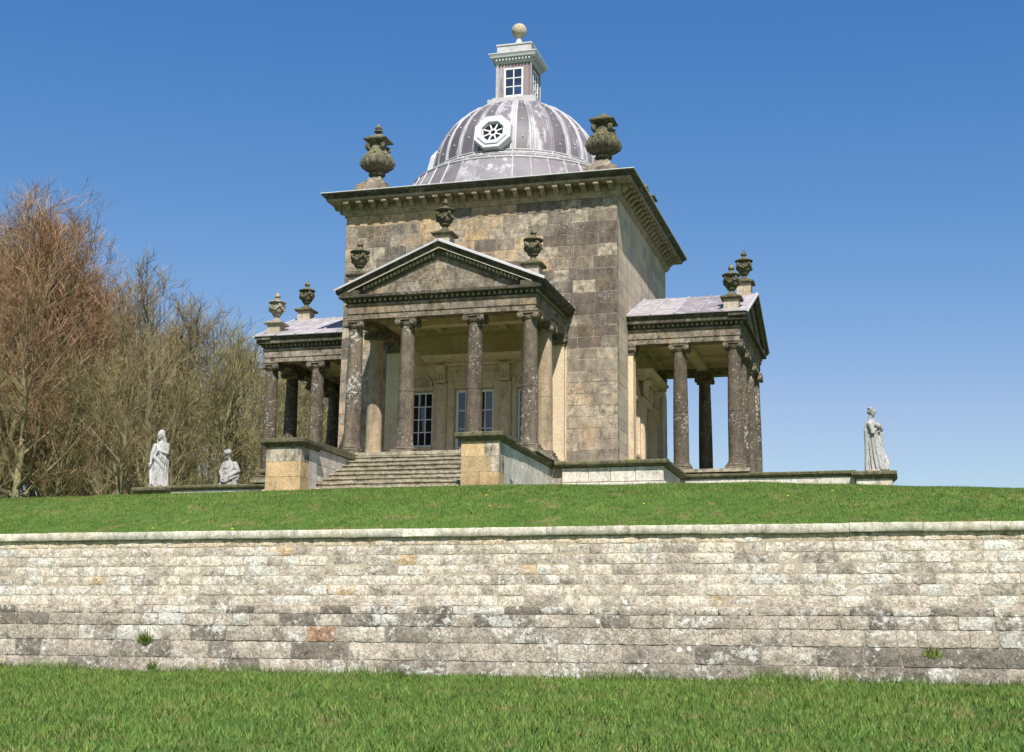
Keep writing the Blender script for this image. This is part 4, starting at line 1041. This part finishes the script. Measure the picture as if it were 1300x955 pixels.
def arm(m, sh, el, wr, sleeve=1.0):
    sh, el, wr = Vector(sh), Vector(el), Vector(wr)
    m.tube([sh, sh.lerp(el, .5), el, el.lerp(wr, .5), wr], [.078 * sleeve, .068 * sleeve, .056 * sleeve, .048, .034], 12)
    m.ball(sh, .082 * sleeve, 12, 8); m.ball(el, .056 * sleeve, 10, 8)
    d = (wr - el).normalized(); s_ = d.orthogonal().normalized(); t_ = d.cross(s_)
    pc = wr + d * .05; m.tube([wr, pc, wr + d * .09], [.032, .042, .038], 10)
    for i, (o_, l_) in enumerate(((-.032, .075), (-.011, .085), (.011, .082), (.032, .065))):
        p0 = wr + d * .085 + s_ * o_; m.tube([p0, p0 + d * l_ * .5 + t_ * .012, p0 + d * l_ * .9 + t_ * .035], [.0115, .0105, .009], 6)
    m.tube([wr + d * .03 + s_ * .035, wr + d * .065 + s_ * .062, wr + d * .10 + s_ * .06 + t_ * .02], [.014, .012, .010], 6)
    return m
def finish(m, name, loc, rz, sc, label, vox=.012, lean=0., squash=1.):
    if lean or squash != 1: m.xf(Matrix.Diagonal((1, squash, 1, 1)))
    if lean: m.xf(Matrix(((1, 0, lean, 0), (0, 1, 0, 0), (0, 0, 1, 0), (0, 0, 0, 1))))
    me = m.mesh(name, 'statue'); tmp = bpy.data.objects.new('tmp', me); COL.objects.link(tmp)
    md = tmp.modifiers.new('r', 'REMESH'); md.mode = 'VOXEL'; md.voxel_size = vox
    sm = tmp.modifiers.new('s', 'SMOOTH'); sm.iterations = 1; sm.factor = .2
    dg = bpy.context.evaluated_depsgraph_get(); dg.update(); nm = bpy.data.meshes.new_from_object(tmp.evaluated_get(dg))
    bpy.data.objects.remove(tmp); bpy.data.meshes.remove(me); nm.name = name; nm.shade_smooth()
    g = thing('statue', loc, label, 'statue', 'pale stone statues on the terrace piers', rz); g.scale = (sc,) * 3
    b = mk('figure', nm, g)
    q = MB(); vs = []
    for z, r in ((-.005, 1), (.055, 1), (.075, .94)):
        vs += [(r * .31 * math.cos(t) * (1 + .04 * math.sin(5 * t)), r * .29 * math.sin(t) * (1 + .04 * math.cos(4 * t)), z) for t in np.linspace(0, 2 * math.pi, 24, endpoint=False)]
    q.add(vs, [(j * 24 + i, j * 24 + (i + 1) % 24, (j + 1) * 24 + (i + 1) % 24, (j + 1) * 24 + i) for j in range(2) for i in range(24)] + [tuple(range(24)), tuple(range(48, 72))])
    q.obj('base', 'urn_plinth', g)
def folds(a, z, A0=.11, k=9, tw=0., ph=0., diag=None):
    amp = A0 * 2.3 * np.interp(z, [0, .5, .95, 1.3], [1, .85, .5, .2])
    w_ = math.sin(k * a + tw * z + ph + .8 * math.sin(2.3 * a + z * 2)); w2 = math.sin((k * 1.7) * a - tw * .6 * z + 1.3 + ph)
    f = 1 + amp * (1.7 * abs(w_) ** .6 - 1.15) + amp * .30 * w2
    if diag:                                           # cloth pulled slantwise across the body
        z0, z1, fz, fa, am, a0 = diag
        m_ = max(0, math.cos(a - a0)) ** .6 * np.interp(z, [z0 - .08, z0 + .05, z1 - .05, z1 + .08], [0, 1, 1, 0])
        f += m_ * am * (2 * abs(math.sin(fz * z + fa * a + .7 * math.sin(3 * a + 5 * z))) ** .6 - 1.2) + m_ * .05
    return f
PI2 = math.pi / 2
# right statue: seen from its side, facing right, arms folded over bunched cloth, robe trailing forward
m = MB()
loft(m, refine([(.06, .0, -.10, .24, .33), (.25, .0, -.07, .21, .275), (.55, .0, -.03, .195, .225), (.85, .0, .0, .19, .20), (1.05, .0, .01, .185, .18), (1.2, 0, .02, .20, .175), (1.36, 0, .03, .21, .155), (1.46, 0, .03, .19, .13), (1.54, 0, .03, .10, .09)]), 84, lambda a, z: folds(a, z, .12, 8, 1.2, 0, (.38, 1.0, 17, 1.4, .19, -.3)))
m.tube([(.10, .13, 1.46), (.14, .17, 1.2), (.12, .17, .8), (.10, .18, .4), (.08, .19, .08)], [.06, .075, .07, .075, .09], 10)
m.tube([(-.10, .13, 1.46), (-.14, .17, 1.2), (-.12, .17, .8), (-.10, .18, .4), (-.08, .19, .08)], [.06, .075, .07, .075, .09], 10)
m.tube([(.15, -.06, 1.40), (.18, -.15, 1.32), (.10, -.20, 1.26), (-.08, -.18, 1.33), (-.16, -.10, 1.38)], [.075, .095, .11, .09, .06], 10)
m.tube([(.15, -.12, 1.20), (.10, -.18, 1.14), (-.06, -.18, 1.20)], [.06, .08, .05], 10)
m.tube([(.05, -.25, 1.14), (.06, -.24, .9), (.10, -.25, .5), (.06, -.33, .12)], [.06, .045, .055, .10], 10)
m.tube([(-.04, -.37, .08), (-.02, -.40, .25), (.02, -.33, .50), (.0, -.26, .70)], [.10, .08, .055, .03], 10)
m.tube([(.10, -.36, .06), (.09, -.36, .2), (.08, -.28, .42)], [.07, .05, .03], 8)
arm(m, (.19, .03, 1.38), (.225, .0, 1.13), (.13, -.16, 1.24), 1.3); arm(m, (-.20, .03, 1.38), (-.22, -.04, 1.13), (-.02, -.17, 1.33), 1.2)
head(m, (0, .0, 1.745), R(8), R(8))
finish(m, 'figure', SR + Vector((.0, .0, .0)), R(82), 1.04, 'draped stone statue standing alone on the pier at the far right', squash=.93)
# left statue: front view, veiled, arm hanging at her side
m = MB()
loft(m, refine([(.06, .02, -.03, .28, .25), (.3, .02, -.02, .225, .205), (.62, .03, 0, .21, .185), (.95, .03, .0, .215, .17), (1.12, .02, .01, .195, .16), (1.3, 0, .02, .21, .155), (1.43, 0, .03, .20, .135), (1.54, 0, .03, .10, .09)]), 84, lambda a, z: folds(a, z, .13, 8, -1.6, 1., (.62, 1.1, 12, 2.2, .15, -PI2)))
m.tube([(-.19, .02, 1.42), (-.27, .02, 1.15), (-.30, -.01, .8), (-.27, -.03, .5), (-.20, -.04, .1)], [.07, .075, .06, .085, .08], 10)
m.tube([(-.27, -.05, .72), (-.25, -.10, .5), (-.17, -.16, .1)], [.03, .06, .07], 8)
m.tube([(.16, .06, 1.45), (.215, .07, 1.0), (.20, .09, .5), (.24, .05, .1)], [.075, .06, .07, .08], 10)
m.tube([(-.10, -.12, 1.42), (.02, -.17, 1.2), (.14, -.15, 1.0), (.2, -.05, .85)], [.025, .04, .045, .03], 8); m.tube([(.10, -.15, .80), (-.02, -.21, .45), (-.08, -.25, .1)], [.035, .055, .075], 8)
m.tube([(.12, -.16, .55), (.16, -.18, .3), (.17, -.2, .08)], [.03, .045, .06], 8)
arm(m, (-.20, .02, 1.39), (-.27, -.06, 1.10), (-.26, -.13, .84), 1.15); arm(m, (.20, .02, 1.39), (.25, -.05, 1.13), (.06, -.19, 1.20), 1.2)
head(m, (-.02, -.01, 1.75), R(-20), R(4), hood=True)
finish(m, 'figure', SL + Vector((-.0, 0, 0)), R(4), 1.06, 'tall veiled stone statue in long robes at the left end of the terrace wall')
# rear-left statue: turned left, cloth wound round the hips
m = MB()
loft(m, refine([(.06, .02, -.02, .26, .24), (.35, .02, -.01, .215, .19), (.7, .02, 0, .215, .19), (.95, .0, .0, .235, .19), (1.12, -.01, .01, .205, .165), (1.3, -.02, .02, .215, .16), (1.43, -.03, .03, .20, .135), (1.54, -.05, .03, .10, .09)]), 84, lambda a, z: folds(a, z, .14, 8, 2.2, 2., (1.05, 1.4, 16, -1.6, .12, -PI2)))
for i in range(3):
    z0 = .84 + i * .075; m.tube([(-.25, -.05, z0 - .14), (-.10, -.21, z0 - .06 - .02 * i), (.10, -.21, z0 + .05), (.25, -.04, z0 + .16), (.22, .1, z0 + .2)], [.035, .05, .055, .045, .02], 8)
m.tube([(-.24, -.12, .85), (-.30, -.16, .65), (-.27, -.16, .42)], [.05, .06, .04], 8); m.tube([(.20, .02, 1.40), (.29, .03, 1.15), (.26, .02, .85)], [.09, .095, .06], 10)
arm(m, (-.20, .02, 1.39), (-.29, -.08, 1.12), (-.22, -.19, .92), 1.25); arm(m, (.18, .02, 1.40), (.32, -.02, 1.16), (.14, -.20, 1.02), 1.35)
head(m, (-.06, .0, 1.74), R(-62), R(10), turban=True)
finish(m, 'figure', SL2 + Vector((0, 0, 0)), R(6), 1.10, 'smaller looking stone statue with a turban, half hidden behind the terrace wall', lean=-.07)

# ------------------------------------------------------------------ trees
def rdir(d, ang, az):
    o = d.orthogonal().normalized(); b = d.cross(o)
    return (d * math.cos(ang) + (o * math.cos(az) + b * math.sin(az)) * math.sin(ang)).normalized()
def make_tree(seed, H, spread, forks, nb1, nb2, twn, up_, low=.24):
    rs = random.Random(seed); tr = MB(); br = MB(); TV = []; TT = []
    def limb(p, d, L, r, lev):
        nseg = (8, 6, 4, 3)[lev]; pts = [p]; q = p.copy(); dd = d.copy(); rad = [r]
        wob = (.05, .13, .18, .22)[lev]
        for i in range(nseg):
            dd = (dd + Vector((rs.gauss(0, wob), rs.gauss(0, wob), rs.gauss(0, wob * .6))) + Vector((0, 0, up_ * (.6 if lev else .25)))).normalized()
            q = q + dd * (L / nseg); pts.append(q.copy()); rad.append(r * (1 - .85 * (i + 1) / nseg) + .004)
        (tr if lev < 2 else br).tube(pts, rad, (8, 5, 3, 3)[lev], False, (1, 1, 1))
        def at(t): f = t * nseg; i = min(int(f), nseg - 1); return pts[i].lerp(pts[i + 1], f - i), (pts[i + 1] - pts[i]).normalized(), rad[i]
        if lev == 0:
            for i in range(forks):
                t = low + (1 - low) * (i + rs.random()) / forks; a, dv, rr = at(t)
                prof = math.sin(math.pi * min(1, .28 + .62 * (t - low) / (1 - low))) ** .7
                limb(a, rdir(dv, R(rs.uniform(30, 60)) * (1.2 - .55 * t), i * 2.4 + rs.uniform(-.5, .5)), H * spread * prof * rs.uniform(.8, 1.15), max(.04, rr * .55), 1)
        elif lev == 1:
            for i in range(nb1):
                t = .15 + .85 * (i + rs.random()) / nb1; a, dv, rr = at(t); limb(a, rdir(dv, R(rs.uniform(28, 62)), rs.uniform(0, 6.28)), (1.1 + L * .30) * (1.15 - .5 * t) * rs.uniform(.7, 1.25), max(.015, rr * .5), 2)
        elif lev == 2:
            for i in range(nb2):
                t = .12 + .88 * (i + rs.random()) / nb2; a, dv, rr = at(t); limb(a, rdir(dv, R(rs.uniform(22, 55)), rs.uniform(0, 6.28)), (.45 + L * .32) * (1.15 - .4 * t) * rs.uniform(.7, 1.3), .0105, 3)
        else:
            for i in range(twn):
                t = .1 + .9 * (i + rs.random()) / twn; a, dv, rr = at(t); e = rdir((dv + Vector((0, 0, .25))).normalized(), R(rs.uniform(10, 55)), rs.uniform(0, 6.28)); l = rs.uniform(.35, .85)
                w_ = Vector((rs.gauss(0, 1), rs.gauss(0, 1), rs.gauss(0, .4))).normalized() * .0095; k = rs.uniform(.65, 1.35)
                mid = a + e * l * .55 + Vector((rs.gauss(0, .03), rs.gauss(0, .03), .03)); TV.extend([a - w_, a + w_, mid - w_ * .9, mid + w_ * .9, a + e * l]); TT.append(k)
    limb(Vector((0, 0, -.5)), Vector((rs.gauss(0, .03), rs.gauss(0, .03), 1)).normalized(), H * .9, H * .0165, 0)
    n = len(TT); o = np.arange(n)[:, None] * 5
    f = np.concatenate([o + [0, 1, 3], o + [0, 3, 2], o + [2, 3, 4]]); V = np.array([tuple(v) for v in TV])
    bv = np.array(br.v); bf = []
    for q in br.f: bf += [(q[0], q[1], q[2]), (q[0], q[2], q[3])]
    bf = np.array(bf); tint = np.concatenate([np.repeat(np.array(TT), 5), np.full(len(bv), .8)])[:, None] * np.ones(3)
    return tr, (np.concatenate([V, bv]), np.concatenate([f, bf + len(V)]), tint)
TREES = []
for ti, (seed, H, sp, fk, n1_, n2_, tw, up_, tm) in enumerate([(3, 19, .33, 20, 9, 6, 6, .10, 'twig_red'), (11, 19, .31, 20, 9, 6, 6, .13, 'twig_red'), (21, 16, .25, 17, 7, 5, 5, .20, 'twig_brown'),
                                                  (34, 14, .30, 17, 7, 5, 5, .14, 'twig_olive'), (47, 15, .24, 17, 7, 5, 5, .22, 'twig_olive')]):
    tr, cr = make_tree(seed, H, sp, fk, n1_, n2_, tw, up_)
    TREES.append((tr.mesh('trunk', 'bark', 60), np_mesh('crown', *cr[:2], tm, cr[2]), np_mesh('crown', *cr[:2], 'twig_brown', cr[2]), float(np.percentile(cr[0][:, 2], 99.9))))
def place(px, dist):    # the ground spot seen at image column px, dist metres ahead of the camera
    u = (px - 650) / 1780; v = fw + rt * u; p = CAM + v * dist; return p.x, p.y
def tree(px, dist, ti, ytop, label, group=None, brown=False):
    x, y = place(px, dist); z0 = lawn_z(x, y) - .2
    el = math.atan((432.5 - ytop - .013 * (650 - px)) / 1780) + PITCH; top = CAM.z + math.tan(el) * dist
    sc = (top - z0) / TREES[ti][3]
    g = thing('bare_tree', (x, y, z0), label, 'tree', group, random.uniform(0, 6.28)); wd = (sc if sc > .8 else .5 * (sc + .8))
    g.scale = (wd * random.uniform(.92, 1.08), wd * random.uniform(.92, 1.08), sc)
    mk('trunk', TREES[ti][0], g); mk('crown', TREES[ti][2 if brown else 1], g)
tree(-25, 68, 0, 232, 'tallest reddish bare beech at the left edge of the picture')
tree(58, 72, 1, 258, 'broad reddish bare beech beside the tallest one at the left')
tree(98, 78, 0, 292, 'shorter reddish beech at the right end of the red-twigged group')
tree(22, 62, 0, 330, 'lower reddish brown beech in front of the tallest one')
tree(140, 72, 2, 360, 'slender bare tree between the red beeches and the left statue')
tree(192, 70, 2, 330, 'tall upright bare tree rising behind the veiled left statue')
tree(232, 76, 4, 372, 'bare tree just right of the tall upright one, over the veiled statue')
tree(268, 72, 3, 398, 'olive green bare tree with spreading limbs between the two left statues')
tree(305, 78, 4, 412, 'greenish bare tree just left of the left portico')
W = 'indistinct bare tree deep in the wood, merged with its neighbours'
for px, d, ti, yt in ((-70, 80, 1, 262), (-45, 90, 0, 300), (10, 90, 1, 300), (35, 84, 0, 300), (78, 92, 1, 335), (118, 88, 1, 365), (125, 66, 3, 440), (150, 96, 0, 400), (172, 88, 4, 392), (210, 92, 3, 400), (250, 94, 4, 415), (285, 90, 3, 425), (322, 94, 3, 432),
                      (345, 84, 4, 432), (375, 80, 3, 432), (398, 88, 4, 436), (420, 82, 3, 440), (452, 92, 4, 440), (335, 72, 4, 470), (70, 64, 3, 440), (225, 66, 4, 470), (-30, 62, 3, 430), (360, 98, 3, 436), (130, 104, 1, 400), (45, 104, 0, 345), (-20, 100, 1, 320), (310, 104, 3, 436), (185, 102, 1, 410),
                      (20, 74, 1, 242), (0, 78, 1, 250), (105, 74, 0, 335), (215, 76, 2, 372), (150, 63, 2, 420), (385, 66, 3, 505), (75, 100, 0, 350), (240, 100, 3, 420)):
    tree(px, d, ti, yt, W, 'trees deeper in the wood', ti < 2 and random.random() < .3)
# tangled undergrowth along the wood edge
n = 110000; px = rng.uniform(-90, 470, n); dist = rng.uniform(67, 96, n); u = (px - 650) / 1780
x = CAM.x + (fw.x + rt.x * u) * dist; y = CAM.y + (fw.y + rt.y * u) * dist
z = np.array([lawn_z(a, b) for a, b in zip(x, y)]); hmax = 1.9 + 2.2 * np.array([mnoise.noise(Vector((a * .25, b * .25, 4))) for a, b in zip(x, y)])
hb = rng.uniform(0, 1, n) ** 1.3 * np.maximum(.6, hmax); l = rng.uniform(.4, 1.5, n); az = rng.uniform(0, 6.28, n); el = rng.normal(.85, .5, n)
dv = np.stack([np.cos(az) * np.cos(el), np.sin(az) * np.cos(el), np.sin(el)], 1); p0 = np.stack([x, y, z + hb], 1); p1 = p0 + dv * l[:, None]
wv = np.stack([np.cos(az + 1.57), np.sin(az + 1.57), rng.normal(0, .4, n)], 1) * .0115
v = np.stack([p0 - wv, p0 + wv, p1], 1).reshape(-1, 3); t = np.repeat(rng.uniform(.55, 1.3, n)[:, None] * np.ones(3), 3, 0)
ug = mk('undergrowth', np_mesh('undergrowth', v, np.arange(3 * n).reshape(-1, 3), 'twig_brown', t)); tag(ug, 'tangle of bare brown undergrowth along the edge of the wood', 'undergrowth', kind='stuff')
# a few dandelions on the lawn
fl = MB().lathe([(.005, 0), (.024, .01), (.018, .022), (.003, .026)], 8).mesh('dandelion', 'dandelion')
for px, py in ((300, 14.3), (820, 13.6), (1003, 13.8), (1060, 15), (620, 17.5), (625, 15.2), (200, 15.8)):
    x, y = place(px, 27 + (py - 13) * .6 + 1); o = mk('dandelion', fl); o.location = (x, y, lawn_z(x, y) + .045); tag(o, 'small yellow dandelion flower in the lawn', 'flower', 'yellow dandelions in the lawn')
